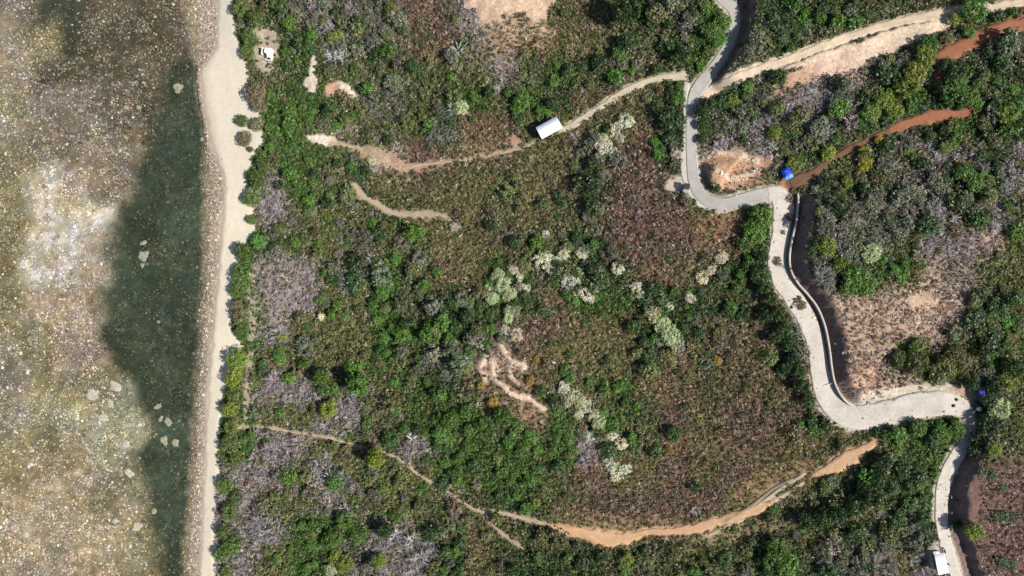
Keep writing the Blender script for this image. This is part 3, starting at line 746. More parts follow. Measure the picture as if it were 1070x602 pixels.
for (x, y, r_) in [(545, 105, 9), (541, 113, 7), (1000, 92, 13), (1015, 100, 10), (895, 290, 13), (906, 298, 11), (888, 300, 9), (814, 583, 12), (824, 592, 12), (806, 590, 9), (812, 570, 9), (798, 225, 12), (790, 240, 12), (780, 255, 9), (1020, 8, 13), (350, 505, 10), (372, 402, 13), (335, 395, 9), (755, 22, 9), (745, 32, 9), (752, 40, 8), (360, 545, 11), (372, 560, 11), (345, 565, 11), (470, 440, 9), (460, 455, 9), (1000, 145, 7), (1010, 180, 11), (1020, 190, 9), (400, 300, 9), (396, 280, 7), (420, 350, 9), (1000, 450, 9), (985, 455, 9), (960, 448, 9), (940, 455, 9), (985, 385, 12), (960, 380, 13), (1000, 372, 10), (940, 375, 9)]:
    dk = x > 935 and 365 < y < 390
    plant('bright', x, y, r_ * .28, 'bigtree', 1.9 if (x, y) in ((372, 402), (335, 395)) else 1.0, (.115, .125, .04) if dk else None)
for (x, y, r_) in [(642, 135, 8), (632, 152, 9), (655, 125, 7), (640, 160, 6), (568, 272, 8), (590, 265, 6), (608, 265, 6), (588, 285, 6), (597, 295, 8), (615, 308, 7), (603, 303, 6), (538, 282, 6), (646, 280, 6), (540, 350, 6), (528, 345, 5), (672, 310, 6), (590, 405, 6), (600, 413, 6), (610, 423, 7), (622, 435, 7), (616, 456, 6), (640, 455, 5), (650, 463, 6), (640, 487, 6), (645, 495, 7), (635, 480, 5), (755, 270, 6), (735, 290, 6), (722, 310, 6), (697, 145, 4), (707, 160, 5), (475, 237, 5), (570, 245, 4), (388, 168, 4), (700, 320, 4), (577, 280, 6), (583, 272, 5), (622, 300, 5), (605, 285, 5), (628, 162, 5), (648, 142, 6), (545, 290, 5), (512, 300, 5), (548, 300, 5), (655, 490, 5), (630, 470, 5), (606, 433, 5), (594, 420, 5), (688, 312, 5), (665, 300, 5), (745, 282, 5)]:
    plant('pale', x, y, r_ * .33, 'pale', .9, (.50, .47, .33) if y < 240 or x > 700 else None)
for (x, y, r_) in [(525, 297, 8), (520, 288, 7), (532, 308, 7), (515, 312, 6), (533, 324, 6), (531, 332, 5), (684, 328, 8), (692, 340, 8), (700, 350, 9), (706, 358, 7), (678, 318, 6), (606, 420, 6), (626, 442, 7), (912, 265, 9), (1046, 428, 11), (630, 146, 7), (482, 112, 7), (345, 596, 6)]:
    plant('cream', x, y, r_ * .32, 'bigtree', .9, (.42, .46, .24))
for (x, y, r_) in [(655, 8, 14), (402, 556, 9), (740, 108, 8), (734, 116, 8), (735, 130, 6), (733, 145, 5), (748, 112, 7), (375, 398, 8), (845, 545, 10), (862, 542, 11), (880, 538, 11), (896, 530, 11), (912, 518, 12), (918, 500, 10), (905, 510, 9), (925, 485, 9), (1037, 442, 9), (1033, 460, 9), (1030, 475, 8), (1062, 385, 10), (950, 92, 8), (1000, 75, 10), (990, 68, 8), (1016, 402, 7), (1040, 405, 9), (1034, 417, 7), (806, 312, 7), (812, 328, 8), (820, 344, 8), (827, 360, 8), (832, 375, 8), (836, 390, 8), (840, 404, 8), (846, 418, 7), (800, 330, 8), (812, 352, 8), (822, 385, 7), (800, 300, 7), (793, 285, 8), (798, 268, 7), (1001, 549, 5), (1042, 539, 5), (1050, 540, 6), (1059, 541, 5), (1048, 588, 6), (1058, 590, 6), (1027, 493, 6), (1038, 497, 5), (1048, 510, 5)]:
    plant('dark', x, y, r_ * .28, 'bigtree', .6 if x > 1020 and y > 485 else 2.0 if (x, y) in ((402, 556), (655, 8)) else 1.35)  # low ones on the stubble slope are added to imitate furrow shadows
for (x, y, r_) in [(430, 568, 12), (440, 584, 12), (424, 549, 9), (452, 578, 9), (285, 205, 9), (290, 218, 8), (258, 515, 9), (275, 560, 10), (270, 545, 10), (360, 500, 10), (372, 510, 9), (280, 470, 10), (300, 480, 9), (265, 480, 9), (310, 465, 9)]:
    plant('bare', x, y, r_ * .28, 'bare', 1.1)
NAMED = len(PLANTS)

# --- the rest of the scrub, by the letter map
MIX = {'O': [('olive', .42), ('green', .16), ('grey', .22), ('dark', .14), ('dry', .06)], 'D': [('dark', .55), ('green', .22), ('olive', .13), ('grey', .10)],
       'G': [('green', .66), ('dark', .18), ('olive', .12), ('bright', .04)], 'K': [('grey', .58), ('dark', .16), ('olive', .14), ('bare', .12)],
       'R': [('dry', .58), ('olive', .18), ('bare', .12), ('dark', .12)], 'B': [('dry', .56), ('olive', .28), ('dark', .16)], 'T': [('dry', .45), ('olive', .42), ('green', .13)],
       'M': [('bare', .80), ('dry', .06), ('olive', .08), ('grey', .06)], 'P': [('dry', .60), ('bare', .35), ('olive', .05)], 'Y': [('olive', .62), ('green', .24), ('grey', .14)], 'N': [('dry', .55), ('bare', .45)]}
SIZE = {'O': (.92, .46), 'D': (1.05, .42), 'G': (.85, .42), 'K': (1.3, .4), 'R': (.68, .42), 'B': (.72, .42), 'T': (.72, .42), 'M': (1.05, .35), 'P': (.55, .3), 'Y': (.95, .35), 'N': (.55, .25)}
DENS = {'O': .92, 'D': .98, 'G': .97, 'K': .95, 'R': .6, 'B': .62, 'T': .65, 'M': .95, 'P': .35, 'Y': .85, 'N': .35}
def letter(px, py):
    r, c = int(py // 30), int((px - 240) // 30)
    r = min(max(r, 0), 19); c = min(max(c, 0), 27)
    row = VEG[r]; return row[min(c, len(row) - 1)]
def scatter(spacing, seed, margin=14):
    r = np.random.default_rng(seed)
    X, Y = np.meshgrid(np.arange(-98, 172, spacing), np.arange(-100, 100, spacing))
    X = X.ravel() + r.uniform(-.5, .5, X.size) * spacing; Y = Y.ravel() + r.uniform(-.5, .5, Y.size) * spacing
    Z = gz(X, Y); px, py = world2px(X, Y, Z)
    qx, qy = world2px(X, Y, base(X, Y))
    c = rlook(clear, qx, qy)
    k = (px > 205) & (px < 1070 + margin) & (py > -margin) & (py < 602 + margin) & (r.random(len(X)) > c * 1.15)
    return r, X[k], Y[k], Z[k], px[k], py[k], qx[k], qy[k]
r, X, Y, Z, px, py, qx, qy = scatter(1.72, 11)
cand = []
jx = px + r.normal(0, 6, len(px)) + 14 * fbm(px / 26, py / 26, 131, 3); jy = py + r.normal(0, 6, len(px)) + 14 * fbm(px / 26 + 9, py / 26, 132, 3)
cl8 = rlook(clear, qx + 4, qy) + rlook(clear, qx - 4, qy) + rlook(clear, qx, qy + 4) + rlook(clear, qx, qy - 4)
for i in range(len(X)):
    l = letter(jx[i], jy[i])
    if r.random() > DENS[l]: continue
    ks, ps = zip(*MIX[l])
    k = ks[int(np.searchsorted(np.cumsum(ps), r.random() * .9999))]
    m, s = SIZE[l]
    rad = float(np.clip(m * math.exp(r.normal(0, s)), .4, 3.1))
    if cl8[i] > .6: rad = min(rad, .75)
    cand.append((k, px[i], py[i], X[i], Y[i], Z[i], rad))
cand.sort(key=lambda c: -c[6])
CAP = 300
count = {}
for p in PLANTS: count[p[0]] = count.get(p[0], 0) + 1
rest = []
for c in cand:
    k = c[0]
    inside = 4 < c[1] < 1066 and 4 < c[2] < 598
    if inside and c[6] > .8 and count.get(k, 0) < CAP:
        count[k] = count.get(k, 0) + 1
        colr = np.array(COLR[k]) * rng.uniform(.72, 1.32) * rng.uniform(.88, 1.12, 3)
        PLANTS.append((k, k if k in KIND else 'bigtree', c[1], c[2], c[3], c[4], c[5], c[6], rng.uniform(.75, 1.2), colr))
    else:
        rest.append(c)

# --- labels that single each plant out by the nearest landmark
LAND = [("white-roofed shed", 572, 135), ("road junction", 728, 95), ("road bend at the top", 768, 18), ("orange cleared plot", 768, 178), ("bright blue tarp", 821, 183), ("sharp asphalt bend", 742, 213), ("brown cut bank", 838, 270), ("wide concrete bend", 888, 436),
        ("dark blue tarp", 1024, 411), ("white roadside roof", 980, 583), ("red track bend", 984, 64), ("red soil patch", 965, 123), ("wide sandy cut", 900, 52), ("bare pale knoll", 530, 398), ("peach bare patch", 530, 6), ("pink dirt trail", 425, 222), ("pale sand hollow", 338, 146),
        ("white gully", 326, 80), ("ruined white hut", 281, 57), ("white dead tree", 430, 460), ("star-shaped plant", 337, 330), ("thin path from the beach", 300, 449), ("short orange track", 892, 476), ("wide peach track", 638, 562), ("straw-coloured hillside", 930, 340), ("stubble hillside", 1045, 535), ("big leafless pair", 435, 576),
        ("chain of cream shrubs", 597, 288), ("pale green clump", 525, 300), ("cream clump on the slope", 694, 342), ("lower cream shrubs", 612, 428), ("trail fork", 508, 536), ("narrow concrete stretch", 838, 325), ("shadowed valley trees", 885, 535), ("lime tree row", 950, 85), ("big dark tree", 655, 8), ("yellow tree pair", 904, 166), ("pinkish bare patch", 398, 164), ("grey beachside plot", 288, 300), ("lone cream-tipped tree", 912, 265)]
ORD = ['nearest', 'second nearest', 'third nearest', 'fourth nearest', 'fifth nearest', 'sixth nearest', 'seventh nearest', 'eighth nearest', 'ninth nearest', 'tenth nearest']
ORD += [f"{n}th nearest" for n in range(11, 80)]
lx = np.array([l[1] for l in LAND], float); ly = np.array([l[2] for l in LAND], float)
DIRS = ['right of', 'below-right of', 'below', 'below-left of', 'left of', 'above-left of', 'above', 'above-right of']
keys = {}
for i, p in enumerate(PLANTS):
    ppx, ppy = world2px(p[4], p[5], p[6] + p[7])
    d = np.hypot(lx - ppx, ly - ppy); j = int(np.argmin(d))
    a = math.degrees(math.atan2(ppy - ly[j], ppx - lx[j])) % 360
    s = DIRS[int(((a + 22.5) % 360) // 45)]
    keys.setdefault((p[0], j, s), []).append((d[j], i))
LABEL = {}
for (k, j, s), lst in keys.items():
    lst.sort()
    for n, (_, i) in enumerate(lst):
        LABEL[i] = f"{LOOK[k]} {s} the {LAND[j][0]}" + (f", {ORD[n]} that way" if len(lst) > 1 else "")
for i, p in enumerate(PLANTS):
    k, mk, ppx, ppy, X_, Y_, Z_, rad, hs, colr = p
    if k == 'bigtree': pass
    crown_me, trunk_me = KIND[mk][i % len(KIND[mk])]
    e = empty(NAME[k], (X_, Y_, Z_ - .03), float(rng.uniform(0, 6.28)))
    e.scale = (rad, rad * float(rng.uniform(.85, 1.15)), rad * hs)
    tag(e, LABEL[i], 'tree' if NAME[k].endswith('tree') else 'shrub', GROUP[k])
    c = link('branches' if mk == 'bare' else 'crown', crown_me, e); c.color = (*[float(v) for v in np.clip(colr, 0, .8)], 1)
    link('trunk', trunk_me, e)

# --- remaining bushes as one uncountable mass of scrub
def scrub(name, items, per, leaf, seed, hmul=1.0):
    r = np.random.default_rng(seed)
    n = len(items)
    kx = np.array([c[0] for c in items]); P = np.array([[c[3], c[4], c[5]] for c in items]); rad = np.array([c[6] for c in items])
    colr = np.array([COLR[k] for k in kx]) * np.clip(r.lognormal(0, .25, n), .5, 1.9)[:, None] * r.uniform(.88, 1.12, (n, 3))
    sub = 6
    N = n * per
    own = np.repeat(np.arange(n), per)
    cth = r.uniform(0, 6.28, (n, sub)); cq = np.sqrt(r.uniform(0, 1, (n, sub))) * .75
    ci = r.integers(0, sub, N)
    cx = (cq * np.cos(cth))[own, ci]; cy = (cq * np.sin(cth))[own, ci]
    cz = (.35 + .5 * np.sqrt(1 - cq ** 2) * r.uniform(.6, 1.1, (n, sub)))[own, ci]
    d = r.normal(size=(N, 3)); d[:, 2] = np.abs(d[:, 2]) - .25; d /= np.linalg.norm(d, axis=1)[:, None]
    q = .36 * r.uniform(.5, 1.1, N)[:, None]
    C = np.stack([cx, cy, cz * hmul], 1) + d * q
    C = P[own] + C * rad[own][:, None]
    dryish = np.isin(kx, ['dry', 'bare'])[own]
    nv = d + np.where(dryish, .0, .5)[:, None] * np.array((0, 0, 1)) + r.normal(size=(N, 3)) * .45
    nv /= np.linalg.norm(nv, axis=1)[:, None]
    a = np.cross(nv, r.normal(size=(N, 3))); a /= np.linalg.norm(a, axis=1)[:, None]
    b = np.cross(nv, a)
    l = (leaf * r.uniform(.7, 1.3, N) * np.sqrt(rad[own]))[:, None]
    asp = np.where(dryish, .28, .62)[:, None]; l = np.where(dryish[:, None], l * 1.35, l)
    V = np.stack([C - a * l, C + b * l * asp, C + a * l, C - b * l * asp], 1).reshape(-1, 3)
    tone = colr[own] * r.uniform(.72, 1.3, N)[:, None]
    o = link(name, mesh_np(name, V, 4, np.arange(N * 4), MAT['leaf_stuff'], False, np.repeat(tone, 4, 0)))
    o['kind'] = 'stuff'
    return o
o = scrub("scrub", rest, 40, .17, 3, 1.15)
tag(o, "mixed low bushes filling the slopes between the larger shrubs", "scrub")
# undergrowth: knee-high leaves and dry stalks everywhere else
UND = {'T': [((.25, .21, .095), .28), ((.15, .155, .055), .30), ((.40, .34, .20), .20), ((.075, .10, .032), .22)], 'B': [((.27, .18, .11), .30), ((.43, .335, .215), .24), ((.12, .086, .056), .18), ((.10, .125, .042), .32)],
       'R': [((.25, .15, .115), .32), ((.40, .29, .225), .22), ((.135, .085, .068), .22), ((.10, .112, .048), .24)], 'P': [((.48, .37, .29), .42), ((.30, .20, .155), .25), ((.13, .10, .07), .18), ((.54, .45, .36), .15)],
       'N': [((.32, .22, .18), .38), ((.20, .125, .10), .28), ((.42, .32, .27), .16), ((.07, .055, .04), .18)], 'M': [((.34, .295, .28), .42), ((.22, .185, .17), .2), ((.44, .39, .37), .24), ((.12, .13, .06), .14)],
       'O': [((.135, .15, .055), .36), ((.075, .105, .034), .28), ((.20, .185, .09), .22), ((.29, .265, .18), .14)], 'D': [((.05, .085, .026), .5), ((.08, .125, .036), .32), ((.15, .15, .07), .18)],
       'G': [((.088, .16, .032), .48), ((.055, .105, .026), .28), ((.135, .18, .045), .16), ((.19, .185, .085), .08)], 'K': [((.155, .155, .11), .45), ((.075, .09, .048), .27), ((.25, .235, .19), .2), ((.17, .13, .095), .08)],
       'Y': [((.165, .17, .055), .4), ((.10, .13, .036), .28), ((.24, .215, .10), .22), ((.075, .10, .03), .1)]}
def undergrowth(name, seed, spacing, per):
    r, X, Y, Z, px, py, qx, qy = scatter(spacing, seed, 8)
    n = len(X)
    jx = px + r.normal(0, 5, n) + 14 * fbm(px / 26, py / 26, 131, 3); jy = py + r.normal(0, 5, n) + 14 * fbm(px / 26 + 9, py / 26, 132, 3)
    lets = np.array([letter(a, b) for a, b in zip(jx, jy)])
    # tufts gather in patches of like colour with dark gaps between them
    pat = np.clip(.5 + .62 * fbm(X / 1.9, Y / 1.9, 141, 3) + .6 * fbm(X / 9.0, Y / 9.0, 142, 3) + r.normal(0, .15, n), 0, .9999)
    colr = np.zeros((n, 3))
    for l, pal in UND.items():
        m = lets == l
        if not m.any(): continue
        cs = np.array([p[0] for p in pal]); cum = np.cumsum([p[1] for p in pal]) / sum(p[1] for p in pal)
        rk = np.argsort(np.argsort(pat[m])) / max(m.sum(), 1)
        colr[m] = cs[np.minimum(np.searchsorted(cum, rk), len(pal) - 1)]
    colr *= np.clip(r.lognormal(0, .28, n), .45, 1.9)[:, None]
    dry = np.isin(lets, list('TBRPNM'))
    hi = np.where(dry, r.uniform(.25, 1.05, n), r.uniform(.3, .75, n)) * np.where(r.random(n) < .12, 1.6, 1)
    rad = r.uniform(.28, .6, n)
    own = np.repeat(np.arange(n), per); N = n * per
    th = r.uniform(0, 6.28, N); q = np.sqrt(r.random(N)) * rad[own]
    C = np.stack([X[own] + q * np.cos(th), Y[own] + q * np.sin(th), Z[own] - .06 + hi[own] * r.uniform(.35, 1.0, N)], 1)
    upn = np.where(dry[own], .48, .75)[:, None]
    nv = r.normal(size=(N, 3)) * .7 + np.array((0, 0, 1)) * upn; nv /= np.linalg.norm(nv, axis=1)[:, None]
    a = np.cross(nv, r.normal(size=(N, 3))); a /= np.linalg.norm(a, axis=1)[:, None]
    b = np.cross(nv, a)
    l = (r.uniform(.16, .34, N))[:, None]; w = np.where(dry[own], .46, .75)[:, None]
    V = np.stack([C - a * l - b * l * w, C - a * l + b * l * w, C + a * l * 1.3], 1).reshape(-1, 3)
    tone = colr[own] * r.uniform(.7, 1.32, N)[:, None]
    o = link(name, mesh_np(name, V, 3, np.arange(N * 3), MAT['grass'], False, np.repeat(np.clip(tone, .005, .6), 3, 0)))
    o['kind'] = 'stuff'
    return o
o = undergrowth("undergrowth", 17, .84, 13)
tag(o, "knee-high undergrowth and dry stalks covering the ground", "undergrowth")

# ------------------------------------------------------------------ things people put here
def pmat(name, col, rough=.6, **kw): return noisy_mat(name, col, rough, kw.pop('scale', 1.5), kw.pop('amt', .12), **kw)
MAT['roof_white'] = pmat('pale_metal_roof', (.70, .76, .80), .45, amt=.06, spec=.4)
MAT['roof_bright'] = pmat('white_metal_roof', (.86, .86, .85), .5, amt=.04, spec=.4)
MAT['timber'] = pmat('grey_timber', (.16, .125, .095), .9, scale=4, amt=.3)
MAT['darkroof'] = pmat('dark_roof', (.035, .033, .034), .8)
MAT['greycloth'] = pmat('grey_awning', (.30, .29, .28), .9)
MAT['bluetarp'] = pmat('blue_tarp', (.012, .055, .55), .45, amt=.25, spec=.4)
MAT['cyantarp'] = pmat('light_blue_tarp', (.10, .32, .75), .45, amt=.2, spec=.4)
MAT['shadedtarp'] = pmat('tree_shaded_blue_tarp', (.02, .022, .20), .5, amt=.25, spec=.4)  # tarp blue darkened to carry the shade of the trees over it
MAT['whitewall'] = pmat('white_plaster', (.74, .71, .66), .85, amt=.15)
MAT['tank'] = pmat('white_plastic', (.80, .80, .78), .4, amt=.03, spec=.5)
MAT['rubber'] = pmat('black_rubber', (.02, .02, .02), .8)
MAT['paint_dark'] = pmat('dark_vehicle_paint', (.03, .03, .035), .35, spec=.5)
MAT['paint_red'] = pmat('red_vehicle_paint', (.25, .02, .02), .35, spec=.5)
MAT['steel'] = pmat('dull_steel', (.35, .35, .35), .4)
MAT['pipe'] = pmat('white_pipe', (.8, .8, .78), .4, amt=.05)
MAT['plank'] = pmat('bleached_wood', (.62, .56, .47), .9, scale=4, amt=.2)

def roof_sheet(lx, ly, z0, z1, mat, name, parent, rib=.22):
    """corrugated sheet sloping along y, with thickness"""
    n = int(lx / rib) * 2 + 1
    x = np.linspace(-lx / 2, lx / 2, n); ridge_ = np.where(np.arange(n) % 2 == 0, .0, .045)
    rows = []
    for y, z in ((-ly / 2, z0), (ly / 2, z1)):
        rows.append(np.stack([x, np.full(n, y), z + ridge_], 1))
    top = np.concatenate(rows); bot = top - np.array((0, 0, .035))
    V = np.concatenate([top, bot]); i = np.arange(n - 1)
    f = [np.stack([i, i + 1, i + 1 + n, i + n], 1), np.stack([2 * n + i + n, 2 * n + i + 1 + n, 2 * n + i + 1, 2 * n + i], 1), np.stack([i, 2 * n + i, 2 * n + i + 1, i + 1], 1), np.stack([n + i + 1, 3 * n + i + 1, 3 * n + i, n + i], 1),
         np.array([(0, n, 3 * n, 2 * n), (n - 1, 3 * n - 1, 4 * n - 1, 2 * n - 1)])]
    return link(name, mesh_np(name, V, 4, np.concatenate(f).reshape(-1), mat), parent)
def place(px, py):
    X_, Y_, Z_ = onground(px, py); return float(X_), float(Y_), float(Z_)
def footprint_z(x, y, lx, ly, rz):
    zz = []
    for a in (-.5, 0, .5):
        for b in (-.5, 0, .5):
            u, v = a * lx, b * ly
            zz.append(float(gz(x + u * math.cos(rz) - v * math.sin(rz), y + u * math.sin(rz) + v * math.cos(rz))))
    return min(zz), max(zz)

# white-roofed shed beside the footpath
x, y, z = place(573.3, 135.8); rz = R(28.5)
lo, hi = footprint_z(x, y, 6.6, 3.4, rz)
e = empty('shed', (x, y, lo), rz); base_h = hi - lo
tag(e, "small timber shed with a pale blue-white metal roof at the end of the footpath", "shed")
bm = bmesh.new()
for (cx, cy, sx, sy) in ((0, 1.6, 6.4, .1), (-3.15, 0, .1, 3.1), (3.15, 0, .1, 3.1), (-2.1, -1.6, 2.2, .1), (2.1, -1.6, 2.2, .1)):
    bm_box(bm, (cx, cy, (base_h + 2.35) / 2 - .15), (sx, sy, base_h + 2.35 + .3))
bm_obj('wall', bm, MAT['timber'], e)
rf = roof_sheet(7.1, 3.95, base_h + 2.62, base_h + 2.42, MAT['roof_white'], 'roof', e)
bm = bmesh.new(); bm_box(bm, (0, -1.6, base_h + .95), (1.9, .06, 1.9)); d_ = bm_obj('door', bm, MAT['timber'], e)
bm = bmesh.new(); bm_box(bm, (.75, -1.66, base_h + .95), (.06, .06, .25)); bm_obj('handle', bm, MAT['steel'], d_)
for sx in (-1, 1):
    for sy in (-1, 1):
        bm = bmesh.new(); bm_tube(bm, (sx * 3.25, sy * 1.72, -.2), (sx * 3.25, sy * 1.72, base_h + 2.4), .07, .07, 6); bm_obj('post', bm, MAT['timber'], e)

# roadside stall with a white roof
x, y, z = place(976.6, 584.5); rz = R(12)
lo, hi = footprint_z(x, y, 2.6, 5.2, rz); bh = hi - lo
e = empty('roadside_stall', (x, y, lo), rz)
tag(e, "open roadside stall under a bright white sheet roof beside the concrete road", "stall")
rf = roof_sheet(2.95, 5.8, bh + 2.7, bh + 2.6, MAT['roof_bright'], 'roof', e, .3)
bm = bmesh.new(); bm_box(bm, (-.25, 3.05, bh + 2.55), (1.0, .5, .04)); bm_obj('awning', bm, MAT['roof_bright'], e)
bm = bmesh.new(); bm_box(bm, (0, 0, bh / 2 + .05), (2.5, 5.2, bh + .5)); bm_obj('platform', bm, MAT['kerb'], e)
bm = bmesh.new(); bm_box(bm, (-1.0, 0, bh + 1.2), (.08, 4.8, 1.9)); bm_obj('wall', bm, MAT['timber'], e)
bm = bmesh.new(); bm_box(bm, (.7, -.6, bh + .7), (.5, 2.6, .9)); bm_obj('counter', bm, MAT['timber'], e)
for sx in (-1.15, 1.15):
    for sy in (-2.5, 0, 2.5):
        bm = bmesh.new(); bm_tube(bm, (sx, sy, 0), (sx, sy, bh + 2.62), .06, .06, 6); bm_obj('post', bm, MAT['timber'], e)

# motorbikes parked by the stall
def motorbike(px, py, rz, label, paint):
    x, y, z = place(px, py); z += .15
    e = empty('motorbike', (x, y, z), rz)
    tag(e, label, 'motorbike', 'motorbikes by the stall')
    for wy in (-.62, .62):
        bm = bmesh.new()
        rr = bmesh.ops.create_uvsphere(bm, u_segments=14, v_segments=8, radius=.30)
        bmesh.ops.transform(bm, matrix=Matrix.Translation((0, wy, .30)) @ Matrix.Diagonal((.22, 1, 1, 1)), verts=rr['verts'])
        w_ = bm_obj('wheel', bm, MAT['rubber'], e, True)
        bm = bmesh.new(); bm_tube(bm, (-.075, wy, .30), (.075, wy, .30), .17, .17, 10); bm_obj('hub', bm, MAT['steel'], w_)
    bm = bmesh.new()
    pts = [(-.62, .55, .06), (-.3, .62, .10), (0, .55, .13), (.3, .62, .12), (.5, .82, .09)]
    prev = None
    for (yy, zz, rr) in pts:
        ring = [bm.verts.new((rr * math.cos(a), yy, zz + .8 * rr * math.sin(a))) for a in np.arange(8) * 6.283 / 8]
        if prev:
            for q in range(8): bm.faces.new((prev[q], prev[(q + 1) % 8], ring[(q + 1) % 8], ring[q]))
        else: bm.faces.new(ring[::-1])
        prev = ring
    bm.faces.new(prev)
    bm_obj('body', bm, paint, e, True)
    bm = bmesh.new(); bm_box(bm, (0, -.25, .76), (.24, .72, .09)); bmesh.ops.bevel(bm, geom=bm.edges[:], offset=.03, segments=2, affect='EDGES'); bm_obj('seat', bm, MAT['rubber'], e)
    bm = bmesh.new(); bm_tube(bm, (0, .6, .3), (0, .45, 1.0), .035, .035, 6); bm_tube(bm, (-.36, .36, 1.02), (.36, .36, 1.02), .025, .025, 6); bm_obj('handlebar', bm, MAT['steel'], e)
    bm = bmesh.new(); bm_box(bm, (0, -.1, .33), (.2, .4, .26)); bm_obj('engine', bm, MAT['steel'], e)
    bm = bmesh.new(); bm_tube(bm, (0, .56, .86), (0, .66, .85), .09, .07, 8); bm_obj('headlight', bm, MAT['tank'], e)
    bm = bmesh.new(); bm_tube(bm, (-.1, -.05, .25), (-.28, -.1, -.02), .02, .02, 5); bm_obj('kickstand', bm, MAT['steel'], e)
motorbike(985.6, 574.6, R(15), "dark motorbike parked beside the upper end of the white roadside roof", MAT['paint_dark'])
motorbike(985.2, 579.6, R(25), "dark motorbike parked close below another beside the white roadside roof", MAT['paint_dark'])
motorbike(985.5, 599.0, R(-30), "dark motorbike at the bottom edge just below the white roadside roof", MAT['paint_dark'])
motorbike(990.5, 599.5, R(20), "dark red motorbike on the road at the bottom edge", MAT['paint_red'])
for (px_, py_, lb) in ((987.4, 589, "small dark bucket on the concrete road, left one of two"), (991.2, 589.6, "small dark bucket on the concrete road, right one of two")):
    x, y, z = place(px_, py_)
    bm = bmesh.new(); bm_tube(bm, (0, 0, 0), (0, 0, .5), .2, .26, 12); bm_tube(bm, (0, 0, .47), (0, 0, .53), .29, .29, 12)
    o = bm_obj('bucket', bm, MAT['paint_dark']); o.location = (x, y, z + .15); tag(o, lb, 'bucket', 'dark buckets on the road')

# blue tarps on poles
def tarp(px, py, lx, ly, rz, hh, mats, label, seed, droop=.5):
    x, y, z = place(px, py)
    lo, hi = footprint_z(x, y, lx, ly, rz); bh = hi - lo
    e = empty('tarp_shelter', (x, y, lo), rz); tag(e, label, 'tarp', 'blue tarp shelters')
    n = 22; u, v = np.meshgrid(np.linspace(-.5, .5, n), np.linspace(-.5, .5, n))
    edge_ = np.maximum(np.abs(u), np.abs(v)) * 2
    zz = bh + hh - droop * edge_ ** 4 + .30 * fbm(u * 6 + 3, v * 6, seed, 3) + .22 * np.cos(u * 6.28) * .6
    jit = .10 * fbm(u * 4, v * 4 + 9, seed + 4, 2)
    top = np.stack([u * lx * (1 + jit), v * ly * (1 + jit), zz], -1)
    ii_ = np.arange(n * n).reshape(n, n)
    def sheet(rows, nm, m):
        q = np.stack([ii_[rows, :-1], ii_[rows, 1:], ii_[rows + 1, 1:], ii_[rows + 1, :-1]], -1).reshape(-1)
        T_ = top.reshape(-1, 3); V = np.concatenate([T_, T_ - np.array((0, 0, .02))]); qq = np.concatenate([q, (q.reshape(-1, 4)[:, ::-1] + n * n).reshape(-1)])
        link(nm, mesh_np(nm, V, 4, qq, m, True), e)
    if len(mats) == 2:
        sheet(np.arange(6, n - 1), 'sheet', mats[0]); sheet(np.arange(0, 6), 'lighter_part', mats[1])  # lower rows of the sheet take the lighter blue
    else: sheet(np.arange(0, n - 1), 'sheet', mats[0])
    for sx in (-1, 1):
        for sy in (-1, 1):
            bm = bmesh.new(); bm_tube(bm, (sx * lx * .44, sy * ly * .44, -.2), (sx * lx * .44, sy * ly * .44, bh + hh - droop * .55), .05, .05, 6); bm_obj('pole', bm, MAT['timber'], e)
tarp(820.5, 182.5, 2.7, 3.1, R(25), 1.9, (MAT['bluetarp'], MAT['cyantarp']), "bright blue crumpled tarp shelter above the road corner beside red soil", 5)
tarp(1023, 412, 2.5, 3.6, R(15), 2.0, (MAT['shadedtarp'],), "blue tarp shelter in shade-darkened colour under trees at the end of the wide concrete bend", 9)

# water tank
x, y, z = place(1021.5, 427.0)
e = empty('water_tank', (x, y, z)); tag(e, "round white water tank below the dark blue tarp", "water tank")
bm = bmesh.new(); bm_tube(bm, (0, 0, -.1), (0, 0, 1.1), .62, .62, 20); bm_tube(bm, (0, 0, 1.1), (0, 0, 1.35), .62, .25, 20); bm_obj('body', bm, MAT['tank'], e)
bm = bmesh.new(); bm_tube(bm, (0, 0, 1.35), (0, 0, 1.45), .24, .24, 14); bm_obj('lid', bm, MAT['greycloth'], e)

# roadside kiosk on the shoulder
x, y, z = place(715.8, 196.3); rz = R(-8)
e = empty('kiosk', (x, y, z + .02), rz); tag(e, "tiny dark-roofed kiosk on the pale shoulder left of the asphalt bend", "kiosk")
bm = bmesh.new()
for (cx, cy, sx, sy) in ((0, .75, 1.3, .07), (-.65, 0, .07, 1.43), (.65, 0, .07, 1.43)): bm_box(bm, (cx, cy, .8), (sx, sy, 2.2))
bm_obj('wall', bm, MAT['timber'], e)
bm = bmesh.new(); bm_box(bm, (0, .15, 1.98), (1.65, 1.7, .06), rx=R(5)); bm_obj('roof', bm, MAT['darkroof'], e)
bm = bmesh.new(); bm_box(bm, (0, -1.15, 1.72), (1.45, .9, .03), rx=R(14)); bm_obj('awning', bm, MAT['greycloth'], e)
for sx in (-.65, .65):
    bm = bmesh.new(); bm_tube(bm, (sx, -1.5, -.3), (sx, -1.5, 1.62), .03, .03, 6); bm_obj('post', bm, MAT['timber'], e)
bm = bmesh.new(); bm_box(bm, (0, -.62, .55), (1.2, .3, .9)); bm_obj('counter', bm, MAT['timber'], e)

